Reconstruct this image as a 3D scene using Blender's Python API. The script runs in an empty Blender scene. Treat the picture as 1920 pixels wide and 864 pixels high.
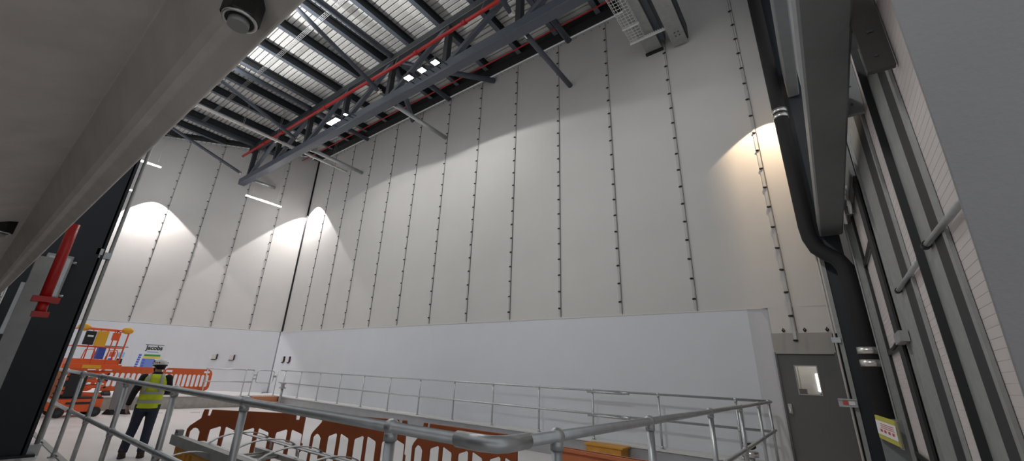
import bpy, bmesh, math, random
from mathutils import Vector, Matrix
random.seed(7)
S = bpy.context.scene
COL = S.collection
CZ = 1.77            # eye height above the hall floor; heights below are given from the eye unless noted
PI = math.pi

# ------------------------------------------------------------------ materials
def mat(name, col, rough=.6, metal=0., noise=0., nscale=8., bump=0., bscale=60., emit=None, estr=1., trans=0., spec=.5, stretch=None):
    m = bpy.data.materials.new(name); m.use_nodes = True
    nt = m.node_tree; b = nt.nodes['Principled BSDF']
    b.inputs['Base Color'].default_value = (*col, 1)
    b.inputs['Roughness'].default_value = rough
    b.inputs['Metallic'].default_value = metal
    b.inputs['Specular IOR Level'].default_value = spec
    if trans: b.inputs['Transmission Weight'].default_value = trans
    if emit:
        b.inputs['Emission Color'].default_value = (*emit, 1); b.inputs['Emission Strength'].default_value = estr
    if noise or bump:
        tc = nt.nodes.new('ShaderNodeTexCoord'); mp = nt.nodes.new('ShaderNodeMapping')
        nt.links.new(tc.outputs['Object'], mp.inputs['Vector'])
        if stretch: mp.inputs['Scale'].default_value = stretch
    if noise:
        n = nt.nodes.new('ShaderNodeTexNoise'); n.inputs['Scale'].default_value = nscale; n.inputs['Detail'].default_value = 5
        nt.links.new(mp.outputs['Vector'], n.inputs['Vector'])
        r = nt.nodes.new('ShaderNodeMapRange')
        r.inputs['From Min'].default_value = .25; r.inputs['From Max'].default_value = .75
        r.inputs['To Min'].default_value = 1-noise; r.inputs['To Max'].default_value = 1+noise
        nt.links.new(n.outputs['Fac'], r.inputs['Value'])
        mx = nt.nodes.new('ShaderNodeMix'); mx.data_type = 'RGBA'; mx.blend_type = 'MULTIPLY'
        mx.inputs['Factor'].default_value = 1
        mx.inputs['A'].default_value = (*col, 1)
        nt.links.new(r.outputs['Result'], mx.inputs['B'])
        nt.links.new(mx.outputs['Result'], b.inputs['Base Color'])
    if bump:
        n2 = nt.nodes.new('ShaderNodeTexNoise'); n2.inputs['Scale'].default_value = bscale; n2.inputs['Detail'].default_value = 3
        nt.links.new(mp.outputs['Vector'], n2.inputs['Vector'])
        bp = nt.nodes.new('ShaderNodeBump'); bp.inputs['Strength'].default_value = bump; bp.inputs['Distance'].default_value = .02
        nt.links.new(n2.outputs['Fac'], bp.inputs['Height']); nt.links.new(bp.outputs['Normal'], b.inputs['Normal'])
    return m
M = dict(
 cloth=mat('liner_cloth', (.60,.585,.565), .75, noise=.035, nscale=.7, bump=.25, bscale=1.6),
 seam=mat('seam_cord', (.10,.10,.10), .7),
 seam_clear=mat('clear_seam_strip', (.47,.465,.455), .5),
 black=mat('black_plastic', (.012,.012,.013), .5),
 white=mat('white_board', (.66,.68,.72), .55, noise=.02, nscale=1.2),
 dark=mat('void_dark', (.012,.012,.012), .9),
 floor=mat('sealed_floor', (.66,.64,.63), .35, noise=.04, nscale=1.3),
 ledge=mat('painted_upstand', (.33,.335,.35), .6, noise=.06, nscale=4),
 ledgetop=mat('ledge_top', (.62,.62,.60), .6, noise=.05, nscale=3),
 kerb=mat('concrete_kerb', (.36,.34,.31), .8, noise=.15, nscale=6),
 galv=mat('galvanised_steel', (.50,.52,.53), .38, .75, noise=.10, nscale=14),
 galvdull=mat('dull_galvanised', (.36,.37,.36), .55, .45, noise=.10, nscale=9),

 beamgalv=mat('weathered_zinc', (.68,.64,.595), .6, .15, noise=.10, nscale=9, bump=.1, bscale=60),
 steeldark2=mat('brown_grey_steel', (.075,.072,.068), .6, noise=.08, nscale=5),
 shadestrip=mat('flange_shade_dark', (.022,.023,.024), .6),  # near-black that stands for the shade on the posts' flange faces
 sblue2=mat('sign_mid_blue', (.16,.24,.62), .6),
 steel=mat('blue_grey_steel', (.085,.10,.125), .5, noise=.08, nscale=5),
 steeldark=mat('dark_primer_steel', (.030,.034,.040), .6, noise=.08, nscale=5),
 navy=mat('navy_column_paint', (.014,.019,.027), .5, noise=.06, nscale=3),
 beam=mat('grey_beam_paint', (.20,.21,.215), .5, noise=.07, nscale=4, bump=.12, bscale=50),
 deck=mat('roof_deck', (.60,.60,.585), .5, .10, noise=.06, nscale=6),
 red=mat('red_pipe_paint', (.52,.018,.016), .35),
 orange=mat('orange_plastic', (.62,.105,.022), .5, noise=.08, nscale=5),
 lift=mat('orange_machine_paint', (.74,.10,.02), .4),
 brown=mat('shaded_orange_plastic', (.27,.062,.013), .55, noise=.14, nscale=3, bump=.1, bscale=30),  # orange plastic with its backlit shade put into the colour
 pale=mat('pale_orange_plastic', (.56,.17,.07), .5, noise=.08, nscale=4),
 yellow=mat('yellow_plastic', (.72,.36,.02), .5),
 ochre=mat('ochre_paint', (.56,.26,.03), .6, noise=.12, nscale=7),
 wood=mat('raw_timber', (.52,.25,.14), .7, noise=.12, nscale=9, stretch=(1,1,8)),
 door=mat('grey_door_paint', (.11,.11,.108), .5),
 header=mat('header_panel', (.33,.32,.30), .5),
 rubber=mat('black_rubber', (.02,.02,.021), .85),
 lamp=mat('lit_lens', (1,1,1), .5, emit=(1,.97,.93), estr=26),
 tube=mat('lit_tube', (1,1,1), .5, emit=(1,.97,.96), estr=3.0),
 plate=mat('grey_plate_paint', (.36,.355,.36), .55, noise=.05, nscale=2.5, bump=.12, bscale=45),
 panelw=mat('pale_sheeting', (.66,.61,.59), .6),
 foam=mat('black_pipe_lagging', (.011,.010,.011), .75),
 jean=mat('navy_denim', (.022,.030,.050), .85, noise=.15, nscale=30),
 jacket=mat('black_jacket', (.012,.012,.016), .85),
 hivis=mat('hi_vis_yellow', (.62,.72,.02), .6, noise=.06, nscale=12),
 refl=mat('silver_tape', (.42,.42,.38), .35),
 skin=mat('skin', (.42,.24,.17), .6),
 hair=mat('dark_hair', (.02,.014,.011), .8),
 helmet=mat('white_shell', (.72,.71,.69), .35),
 boot=mat('brown_boot', (.05,.028,.02), .7),
 conduit=mat('pale_conduit', (.62,.60,.57), .45),
 paper=mat('white_paper', (.78,.78,.77), .6),
 ink=mat('black_ink', (.02,.02,.02), .6), purple=mat('dark_purple', (.06,.015,.06), .6),
 green=mat('sign_green', (.05,.28,.05), .6), syellow=mat('sign_yellow', (.72,.55,.10), .6),
 sblue=mat('sign_blue', (.06,.12,.55), .6), lblue=mat('sign_light_blue', (.25,.50,.78), .6), sred=mat('sign_red', (.55,.08,.06), .6),
 glass=mat('pane_glass', (.95,.97,.97), .03, trans=1.0),
 clear=mat('clear_cover', (.9,.9,.85), .08, trans=.9),
 signback=mat('sign_olive_border', (.50,.46,.08), .5),
 silver=mat('bright_zinc', (.72,.71,.67), .28, .85),
 corridor=mat('corridor_wall', (.74,.72,.69), .7),
 greyboard=mat('grey_board', (.20,.19,.20), .7, noise=.06, nscale=4),
 bolt=mat('oiled_steel_nut', (.035,.035,.035), .45, .5),
)
# ------------------------------------------------------------------ mesh builder
class MB:
    def __init__(s): s.v=[]; s.f=[]; s.sm=[]
    def add(s, vs, fs, smooth=False):
        k=len(s.v); s.v+= [Vector(p) for p in vs]; s.f+=[[i+k for i in f] for f in fs]; s.sm+=[smooth]*len(fs); return s
    def box(s, x0,x1,y0,y1,z0,z1):
        v=[(x,y,z) for z in (z0,z1) for y in (y0,y1) for x in (x0,x1)]
        return s.add(v,[(0,2,3,1),(4,5,7,6),(0,1,5,4),(2,6,7,3),(0,4,6,2),(1,3,7,5)])
    def bar(s,p,q,w,h,up=(0,0,1),ch=0):      # rectangular bar p->q, width w (side), height h (up)
        p,q=Vector(p),Vector(q); d=(q-p).normalized(); u=Vector(up)
        sd=d.cross(u)
        if sd.length<1e-4: sd=d.cross(Vector((1,0,0)))
        sd.normalize(); u=sd.cross(d).normalized()
        if ch:
            pr=[(-w/2+ch,-h/2),(w/2-ch,-h/2),(w/2,-h/2+ch),(w/2,h/2-ch),(w/2-ch,h/2),(-w/2+ch,h/2),(-w/2,h/2-ch),(-w/2,-h/2+ch)]
        else: pr=[(-w/2,-h/2),(w/2,-h/2),(w/2,h/2),(-w/2,h/2)]
        return s.sweep(pr,p,q,sd,u)
    def sweep(s,pr,p,q,sd,u,cap=True,smooth=False):
        p,q,sd,u=Vector(p),Vector(q),Vector(sd),Vector(u); n=len(pr)
        v=[p+sd*a+u*b for a,b in pr]+[q+sd*a+u*b for a,b in pr]
        f=[(i,(i+1)%n,n+(i+1)%n,n+i) for i in range(n)]
        s.add(v,f,smooth)
        if cap:
            s.add(v[:n],[list(range(n))[::-1]]); s.add(v[n:],[list(range(n))])
        return s
    def ibeam(s,p,q,w,h,tf=.02,tw=.014,up=(0,0,1)):
        a=w/2;b=h/2
        pr=[(-a,-b),(a,-b),(a,-b+tf),(tw/2,-b+tf),(tw/2,b-tf),(a,b-tf),(a,b),(-a,b),(-a,b-tf),(-tw/2,b-tf),(-tw/2,-b+tf),(-a,-b+tf)]
        p,q=Vector(p),Vector(q); d=(q-p).normalized(); u=Vector(up); sd=d.cross(u).normalized(); u=sd.cross(d)
        return s.sweep(pr,p,q,sd,u)
    def tube(s,p,q,r,n=12,r2=None,cap=True):
        p,q=Vector(p),Vector(q); d=(q-p).normalized(); a=d.orthogonal().normalized(); b=d.cross(a); r2=r if r2 is None else r2
        ring=lambda c,rr:[c+(a*math.cos(2*PI*i/n)+b*math.sin(2*PI*i/n))*rr for i in range(n)]
        A,B=ring(p,r),ring(q,r2)
        s.add(A+B,[(i,(i+1)%n,n+(i+1)%n,n+i) for i in range(n)],True)
        if cap: s.add(A,[list(range(n))[::-1]]); s.add(B,[list(range(n))])
        return s
    def path(s,pts,r,n=10,closed=False):
        pts=[Vector(p) for p in pts]; m=len(pts); rings=[]; a=None
        rr=r if isinstance(r,(list,tuple)) else [r]*m
        for i,p in enumerate(pts):
            if closed: d=(pts[(i+1)%m]-pts[i-1]).normalized()
            else: d=(pts[min(i+1,m-1)]-pts[max(i-1,0)]).normalized()
            a=d.orthogonal().normalized() if a is None else (a-d*a.dot(d)).normalized()
            b=d.cross(a); rings.append([p+(a*math.cos(2*PI*k/n)+b*math.sin(2*PI*k/n))*rr[i] for k in range(n)])
        v=[x for R_ in rings for x in R_]; f=[]
        for i in range(m if closed else m-1):
            j=(i+1)%m
            for k in range(n): f.append((i*n+k,i*n+(k+1)%n,j*n+(k+1)%n,j*n+k))
        s.add(v,f,True)
        if not closed: s.add(rings[0],[list(range(n))[::-1]]); s.add(rings[-1],[list(range(n))])
        return s
    def ball(s,c,r,n=14,sc=(1,1,1)):
        c=Vector(c); v=[];f=[];h=n//2
        for i in range(h+1):
            t=PI*i/h
            for k in range(n): v.append(c+Vector((math.sin(t)*math.cos(2*PI*k/n)*r*sc[0],math.sin(t)*math.sin(2*PI*k/n)*r*sc[1],math.cos(t)*r*sc[2])))
        for i in range(h):
            for k in range(n): f.append((i*n+k,(i+1)*n+k,(i+1)*n+(k+1)%n,i*n+(k+1)%n))
        return s.add(v,f,True)
    def loft(s,rings,smooth=True,cap=True):   # rings: lists of points, same count
        n=len(rings[0]); v=[Vector(p) for r in rings for p in r]; f=[]
        for i in range(len(rings)-1):
            for k in range(n): f.append((i*n+k,i*n+(k+1)%n,(i+1)*n+(k+1)%n,(i+1)*n+k))
        s.add(v,f,smooth)
        if cap: s.add(rings[0],[list(range(n))[::-1]]); s.add(rings[-1],[list(range(n))])
        return s
    def prism(s,poly,f0,f1,holes=()):         # 2D polygon with holes, mapped by f0 / f1 to the two faces
        from mathutils.geometry import tessellate_polygon
        loops=[list(poly)]+[list(h) for h in holes]
        flat=[p for l in loops for p in l]
        tris=tessellate_polygon([[Vector((p[0],p[1],0)) for p in l] for l in loops])
        n=len(flat); v=[f0(*p) for p in flat]+[f1(*p) for p in flat]
        f=[list(t) for t in tris]+[[i+n for i in t[::-1]] for t in tris]
        k=0
        for l in loops:
            m=len(l)
            for i in range(m): f.append([k+i,k+(i+1)%m,n+k+(i+1)%m,n+k+i])
            k+=m
        return s.add(v,f)
    def up(s,dz):
        for p in s.v: p.z+=dz
        return s
    def xf(s,mx):
        s.v=[mx@p for p in s.v]; return s
    def build(s,name,m,parent=None,origin=None,label=None,bevel=0):
        if parent is not None: o=ORG[parent.as_pointer()]
        elif origin is not None: o=Vector(origin)
        else:
            xs=[p.x for p in s.v]; ys=[p.y for p in s.v]; zs=[p.z for p in s.v]
            o=Vector(((min(xs)+max(xs))/2,(min(ys)+max(ys))/2,min(zs)))
        me=bpy.data.meshes.new(name); me.from_pydata([p-o for p in s.v],[],s.f)
        for p,sm in zip(me.polygons,s.sm): p.use_smooth=sm
        bm=bmesh.new(); bm.from_mesh(me); bmesh.ops.remove_doubles(bm,verts=bm.verts,dist=1e-5); bmesh.ops.recalc_face_normals(bm,faces=bm.faces); bm.to_mesh(me); bm.free()
        me.materials.append(m if not isinstance(m,str) else M[m])
        ob=bpy.data.objects.new(name,me); COL.objects.link(ob)
        if parent is not None: ob.parent=parent
        else: ob.location=o
        ORG[ob.as_pointer()]=o
        if bevel:
            bv=ob.modifiers.new('bevel','BEVEL'); bv.width=bevel; bv.segments=2; bv.limit_method='ANGLE'; bv.angle_limit=.6
        if label: ob['label']=label
        return ob
ORG={}
def tag(o,label,cat,group=None):
    o['label']=label; o['category']=cat
    if group: o['group']=group
    return o
def struct(o,label=None,cat=None):
    o['kind']='structure'
    if label: o['label']=label
    if cat: o['category']=cat
    return o
def thing(name,loc,label,cat,group=None):
    o=bpy.data.objects.new(name,None); COL.objects.link(o); o.location=loc; o.empty_display_size=.1
    ORG[o.as_pointer()]=Vector(loc); return tag(o,label,cat,group)
def dup(root,loc=None,rotz=None,label=None,group=None):
    def cp(o,par):
        c=o.copy(); COL.objects.link(c)
        if par is not None: c.parent=par
        for ch in [x for x in KIDS(o)]: cp(ch,c)
        return c
    r=cp(root,None)
    if loc is not None: r.location=loc
    if rotz is not None: r.rotation_euler=(0,0,rotz)
    if label: r['label']=label
    if group: r['group']=group
    return r
def KIDS(o): return [x for x in COL.objects if x.parent==o]
ORD=['first','second','third','fourth','fifth','sixth','seventh','eighth','ninth','tenth','eleventh','twelfth','thirteenth','fourteenth','fifteenth','sixteenth']
def Z(z): return z+CZ
def text_mesh(txt,size,name):
    cu=bpy.data.curves.new(name,'FONT'); cu.body=txt; cu.size=size; cu.align_x='CENTER'; cu.extrude=.002; cu.offset=.010
    to=bpy.data.objects.new(name,cu); COL.objects.link(to)
    dg=bpy.context.evaluated_depsgraph_get(); me=bpy.data.meshes.new_from_object(to.evaluated_get(dg))
    bpy.data.objects.remove(to); return me
# ------------------------------------------------------------------ camera
cam=bpy.data.cameras.new('camera'); co=bpy.data.objects.new('camera',cam); COL.objects.link(co); S.camera=co
F=766.88; CX,CY=931.6,420.07
cam.sensor_fit='HORIZONTAL'; cam.sensor_width=36; cam.lens=36*F/1920
cam.shift_x=(960-CX)/1920; cam.shift_y=(CY-432)/1920
yaw,pitch,roll=.6719,.3532,.0478
B=Matrix(((1,0,0),(0,0,-1),(0,1,0)))
R=Matrix.Rotation(yaw,3,'Z')@Matrix.Rotation(pitch,3,'X')@B@Matrix.Rotation(roll,3,'Z')
co.matrix_world=Matrix.Translation((0,0,CZ))@R.to_4x4()
cam.clip_start=.02; cam.clip_end=200

# ------------------------------------------------------------------ setting
WY=10.5; CORN=Vector((-22.22,WY,0)); ANG=.8837
U=Vector((-math.cos(ANG),-math.sin(ANG),0)); N=Vector((math.sin(ANG),-math.cos(ANG),0))   # along the end wall, into the room
PX0,PX1,PY0,PY1=-20.3,-1.03,1.36,9.92     # sunken floor
LZ=.45                                    # ledge height
struct(MB().box(-34,3.2,-7,11.4,-.3,0).build('floor','floor'),'pale sealed floor of the sunken hall','floor')
lg=thing('raised_ledge',( -10,PY1+.2,0),'long raised ledge with grey upstand below the railing along the main wall','ledge')
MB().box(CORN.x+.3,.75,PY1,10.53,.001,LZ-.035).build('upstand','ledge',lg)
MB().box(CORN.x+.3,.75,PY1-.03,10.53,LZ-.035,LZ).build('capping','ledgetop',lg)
lk=thing('raised_ledge',(-22,6,0),'raised ledge with concrete edge in front of the end wall','ledge')
lpoly=lambda x0:[(x0,-3.0),(x0,9.9),(-21.6,9.9),tuple((CORN+N*.02+U*.35).xy),tuple((CORN+N*.02+U*14).xy),(-31.0,-3.0)]
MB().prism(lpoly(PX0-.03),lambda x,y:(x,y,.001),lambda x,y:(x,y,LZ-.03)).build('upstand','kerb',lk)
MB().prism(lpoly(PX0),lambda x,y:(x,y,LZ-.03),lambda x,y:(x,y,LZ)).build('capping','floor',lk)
np_=thing('walkway',(-4,0,0),'near raised walkway under the camera bounded by the ball jointed railing','walkway')
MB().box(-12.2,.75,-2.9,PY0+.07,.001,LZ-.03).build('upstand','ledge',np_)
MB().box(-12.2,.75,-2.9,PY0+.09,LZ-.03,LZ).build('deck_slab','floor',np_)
MB().box(-12.2,PX1+.05,PY0+.02,PY0+.09,LZ,LZ+.012).build('edge_trim','galvdull',np_)
rw=thing('walkway',(.9,5,0),'raised walkway strip in front of the grey door beside the right railing','walkway')
MB().box(PX1-.04,.75,PY0+.10,PY1-.035,.001,LZ-.03).build('upstand','ledge',rw)
MB().box(PX1-.08,.75,PY0+.10,PY1-.035,LZ-.03,LZ).build('deck_slab','floor',rw)

CB=Z(1.606); CT=Z(11.52); CTL=Z(11.77)    # liner bottom / top
# wall behind the liner
DX0,DX1=-.845,.115; DZ0,DZ1=LZ,Z(.70); HZ1=Z(1.08)
wb=MB().box(CORN.x-.3,DX0,WY+.04,WY+.20,0,13.0).box(DX1,3.0,WY+.04,WY+.20,0,13.0).box(DX0,DX1,WY+.04,WY+.20,HZ1,13.0).build('wall_back','dark'); struct(wb,'dark wall behind the pale fabric liner of the long side','wall')
# end wall
e0=CORN+U*-.3-N*.12; e1=CORN+U*14.5-N*.12
wl=MB().bar((e0.x,e0.y,6.5),(e1.x,e1.y,6.5),.12,13,(0,0,1)).build('wall_left','dark'); struct(wl,'dark wall behind the fabric liner of the end wall','wall')
wf=MB().box(-13,-.7,-1.25,-1.10,0,3.1).build('wall_light_block','steeldark'); struct(wf,'unseen low dark wall added behind the camera to block light','wall')  # unseen, added to keep light from behind off the near beam
# low white boarding (with the splayed end near the door)
lw=MB().prism([(CORN.x+.06,WY-.09),(-1.22,WY-.09),(DX0-.005,WY+.035),(CORN.x+.02,WY+.035)],lambda x,y:(x,y,LZ),lambda x,y:(x,y,CB-.03)).build('low_wall_boarding','white')
tag(lw,'white low boarding under the fabric liner on the long wall','wall panel')
cp=MB().prism([(CORN.x+.06,WY-.10),(-1.22,WY-.10),(DX0-.005,WY+.025),(CORN.x+.02,WY+.035)],lambda x,y:(x,y,CB-.03),lambda x,y:(x,y,CB-.005)).build('capping_strip','conduit',lw)
p0=CORN+N*.09; p1=CORN+U*14+N*.09
l2=MB().prism([tuple((CORN+N*.085+U*.10).xy),tuple((CORN+N*.085+U*14).xy),tuple((CORN-N*.05+U*14).xy),tuple((CORN-N*.05+U*.03).xy)],lambda x,y:(x,y,LZ),lambda x,y:(x,y,CB-.02)).build('low_wall_boarding','white')
tag(l2,'white low boarding under the fabric liner on the end wall','wall panel')

# liner sheets with toggles
def toggle_proto():
    return MB().ball((0,0,0),.046,10,(1.0,.45,.52)).box(-.02,.02,0,.02,-.012,.012)
tg_me=None
TOG=[]
def sheet(origin,ax,nrm,w,z0,z1,label,seam_side,n_tog,tz0,group,seam=True,hem=True):
    # a hanging sheet: origin = foot of its left edge, ax along the wall, nrm into the room
    m=MB(); nx,nz=8,26; rnd=random.Random(hash(label)%1000)
    ph=rnd.random()*6
    pts=[]
    for j in range(nz+1):
        for i in range(nx+1):
            s=i/nx; t=j/nz
            d=.012+.005*math.sin(PI*s)*(.6+.5*math.sin(ph+t*7+s*2)) 
            p=origin+ax*(w*s*.996+.002*w)+nrm*d; pts.append((p.x,p.y,z0+(z1-z0)*t))
    k=len(pts)
    back=[]
    for j in range(nz+1):
        for i in range(nx+1):
            p=origin+ax*(w*(i/nx)*.996+.002*w)-nrm*.012; back.append((p.x,p.y,z0+(z1-z0)*j/nz))
    f=[];c=nx+1
    for j in range(nz):
        for i in range(nx): a=j*c+i; f.append((a,a+1,a+c+1,a+c)); f.append((k+a,k+a+c,k+a+c+1,k+a+1))
    for j in range(nz):
        for i in (0,nx): a=j*c+i; f.append((a,a+c,k+a+c,k+a))
    for i in range(nx):
        for j in (0,nz): a=j*c+i; f.append((a,a+1,k+a+1,k+a))
    m.add(pts+back,f,False)
    ob=m.build('wall_liner_sheet','cloth',None,origin=(origin+ax*w*.5)+Vector((0,0,z0)))
    tag(ob,label,'wall liner',group)
    # hem along the foot and eyelet dots along the top
    h=MB(); a=origin+nrm*.024+Vector((0,0,z0+.02)); b_=origin+ax*w+nrm*.024+Vector((0,0,z0+.02)); h.bar(a,b_,.012,.04)
    if hem: h.build('hem','cloth',ob)
    e=MB()
    for i in range(6):
        p=origin+ax*(w*(i+.5)/6)+nrm*.02+Vector((0,0,z1-.10)); e.ball(p,.018,6)
    e.build('eyelet_row','seam',ob)
    if seam:
        q=origin+(ax*w if seam_side>0 else Vector((0,0,0)))
        side=ax
        sm=MB(); sm.bar(q+nrm*.026+side*.05+Vector((0,0,z0)),q+nrm*.026+side*.05+Vector((0,0,z1-.05)),.008,.014,up=nrm).build('seam_cord','seam',ob)
        sc=MB(); sc.bar(q+nrm*.022+side*-.0+Vector((0,0,z0)),q+nrm*.022+Vector((0,0,z0+(z1-z0)*.62)),.055,.010,up=nrm).build('lacing_strip','seam_clear',ob)
        for i in range(n_tog):
            z=tz0+.488*i
            if z>z1-.1: break
            global tg_me
            p=q+nrm*.040+Vector((0,0,z))
            if tg_me is None:
                t=toggle_proto().build('toggle','black',None,origin=(0,0,0)); tg_me=t.data; t.parent=ob; t.location=p-ORG[ob.as_pointer()]
            else:
                t=bpy.data.objects.new('toggle',tg_me); COL.objects.link(t); t.parent=ob; t.location=p-ORG[ob.as_pointer()]
            t.rotation_euler=(0,random.uniform(-.15,.15),math.atan2(ax.y,ax.x))
    return ob
PW=1.806; X0=-2.1081*WY
AX=Vector((1,0,0)); NR=Vector((0,-1,0))
phase=[.01,.02,.02,.04,.06,.08,.10,.11,.0,.05,.0,.1]
for i in range(0,13):
    xl=CORN.x+.05 if i==0 else X0+PW*i
    xr=X0+PW*(i+1)
    z0=CB-.004
    if i==0: lab='pale grey fabric sheet on the long wall next to the black corner strip'
    elif i==11: lab='pale grey fabric sheet partly above the grey door, lit by a warm lamp'
    elif i==12: lab='pale grey fabric sheet behind the black downpipe above the door'
    elif i==10: lab='pale grey fabric sheet pierced by the two boxed steel arms'
    else: lab='pale grey fabric sheet on the long wall, %s from the black corner strip'%ORD[i]
    zb=CB-.004
    if i==11: zb=CB-.004
    sheet(Vector((xl,WY,0)),AX,NR,xr-xl,zb,CT,lab,1,24,Z(1.80+.06*(i%3==0)+.01*i),'fabric sheets on the long wall',hem=i<11)
# strip of liner that hangs lower over the door header
hd=MB().box(DX0-.0,1.4,WY-.012,WY+.012,HZ1-.02,CB-.004).build('wall_liner_skirt','cloth'); tag(hd,'short fabric skirt hanging between the liner and the grey door header','wall liner')
xs_=X0+PW*12
for z_ in (.93,1.42):
    t=bpy.data.objects.new('toggle',tg_me); COL.objects.link(t); t.parent=hd; t.location=Vector((xs_,WY-.052,Z(z_)))-ORG[hd.as_pointer()]
MB().bar((xs_,WY-.03,Z(.90)),(xs_,WY-.03,CB),.055,.010,up=(0,1,0)).build('lacing_strip','seam_clear',hd)
MB().bar((xs_+.05,WY-.03,HZ1),(xs_+.05,WY-.03,CB),.014,.010,up=(0,1,0)).build('seam_cord','seam',hd)
for x in (-.637,-.279,.08):
    h=MB().path([(x,WY-.03,Z(1.10)),(x-.02,WY-.05,Z(1.13)),(x,WY-.06,Z(1.17)),(x+.02,WY-.05,Z(1.13)),(x,WY-.03,Z(1.10))],.013,8).build('hook','black',hd)
LP=1.79; LU0=10.563
for i in range(-1,6):
    ul=LU0-LP*i; ur=max(LU0-LP*(i+1),.02)
    if ul-ur<.1: continue
    lab='pale fabric sheet on the end wall, %s to the left of the black corner strip'%ORD[5-i] if i<5 else 'pale fabric sheet on the end wall against the black corner strip'
    sheet(CORN+U*ul,-U,N,ul-ur,CB-.004,CTL,lab,-1,24,Z(1.41+.475),'fabric sheets on the end wall')
# black strip in the corner
cs=MB().tube((CORN.x+.04,WY-.05,CB-.03),(CORN.x+.04,WY-.05,CTL-.2),.045,10).build('corner_strip','black'); tag(cs,'black vertical strip where the two fabric covered walls meet','strip')

# ------------------------------------------------------------------ roof
DKZ=Z(11.98)
m=MB(); y=-3.0; prof=[]
while y<10.9:
    prof+=[(y,0),(y+.150,0),(y+.158,.075),(y+.197,.075)]; y+=.205
prof.append((y,0))
v=[];f=[]
for (yy,zz) in prof: v+=[(-33,yy,DKZ+zz),(3,yy,DKZ+zz)]
for i in range(len(prof)-1): f.append((2*i,2*i+1,2*i+3,2*i+2))
m.add(v,f)
n0=len(prof)
m.box(-33,3,-3,10.95,DKZ+.10,DKZ+.2)
rf=m.build('ceiling','deck'); struct(rf,'ribbed steel roof deck','ceiling')
eb=MB().box(CORN.x-.1,2.9,10.12,10.47,Z(11.60),Z(11.975)).build('edge_beam','dark'); tag(eb,'black edge beam between the long fabric wall and the roof deck','beam')
e0=CORN+U*.3+N*.22; e1=CORN+U*14+N*.22
eb=MB().bar((e0.x,e0.y,Z(11.89)),(e1.x,e1.y,Z(11.89)),.34,.16).build('edge_beam','dark'); tag(eb,'black edge beam between the end fabric wall and the roof deck','beam')
BX=[-4.1-1.615*i for i in range(-4,15)]
for i,x in enumerate(BX):
    yend=10.5
    if x<CORN.x-.3: yend=10.5-(CORN.x-x)*math.tan(ANG)-.65   # stops at the end wall
    yend=min(yend,10.13)
    bm_=MB().ibeam((x,-2.9,Z(11.80)),(x,yend-.02,Z(11.80)),.17,.345,.018,.012).build('roof_purlin','steeldark')
    MB().box(x-.085,x+.085,-2.9,yend-.02,Z(11.613),Z(11.6275)).build('bottom_flange','steel',bm_)  # lighter than the web: bounce light from the floor put into the colour
    lab='grey roof purlin crossing above the truss, %s purlin from the right end of the roof'%(ORD[i] if i<16 else ['seventeenth','eighteenth','nineteenth'][i-16])
    tag(bm_,lab,'roof beam','roof purlins under the ribbed deck')
# truss
TY=7.40
tr=thing('roof_truss',(-12,TY,Z(9.15)),'long blue grey roof truss running parallel to the fabric wall','roof truss')
TX0,TX1=-24.2,3.0
MB().bar((TX0,TY,Z(9.43)),(TX1,TY,Z(9.43)),.34,.34,ch=.02).build('bottom_chord','steel',tr)
MB().bar((-24.0,TY,Z(11.38)),(TX1,TY,Z(11.38)),.30,.30,ch=.02).build('top_chord','steeldark',tr)
nodes=[-23.4+3.0*i for i in range(0,9)]
for i,x in enumerate(nodes):
    MB().bar((x,TY,Z(9.55)),(x,TY,Z(11.3)),.20,.20,(1,0,0),ch=.012).build('vertical','steeldark',tr)
    if x+3<TX1:
        MB().bar((x+.12,TY,Z(9.62)),(x+2.85,TY,Z(11.26)),.16,.16,(0,1,0),ch=.012).build('diagonal','steel',tr)
# red sprinkler pipe
sp=thing('sprinkler_pipe',(-12,7.12,Z(10.9)),'red sprinkler main running along the truss top chord','pipe')
pp=[(-24.3,7.12,Z(11.0)),(-18,7.12,Z(10.86)),(-11,7.12,Z(10.63)),(-3,7.12,Z(10.68)),(2.5,7.12,Z(10.70))]
MB().path(pp,.065,12).build('pipe','red',sp)
def pz(x):
    for a,b in zip(pp,pp[1:]):
        if a[0]<=x<=b[0]: t=(x-a[0])/(b[0]-a[0]); return a[2]+(b[2]-a[2])*t
for x in (-21.6,-19.6,-15.7,-12.5,-9.7,-7.4,-5.8,-3.0):
    MB().tube((x-.07,7.12,pz(x)),(x+.07,7.12,pz(x)),.085,12).build('coupling','red',sp)
for x in (-22.4,-18.2,-14.2,-10.9,-6.7):
    MB().path([(x,7.12,pz(x)+.05),(x,7.15,pz(x)+.2),(x,7.25,Z(11.23))],.010,6).build('hanger','galv',sp)
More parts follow.
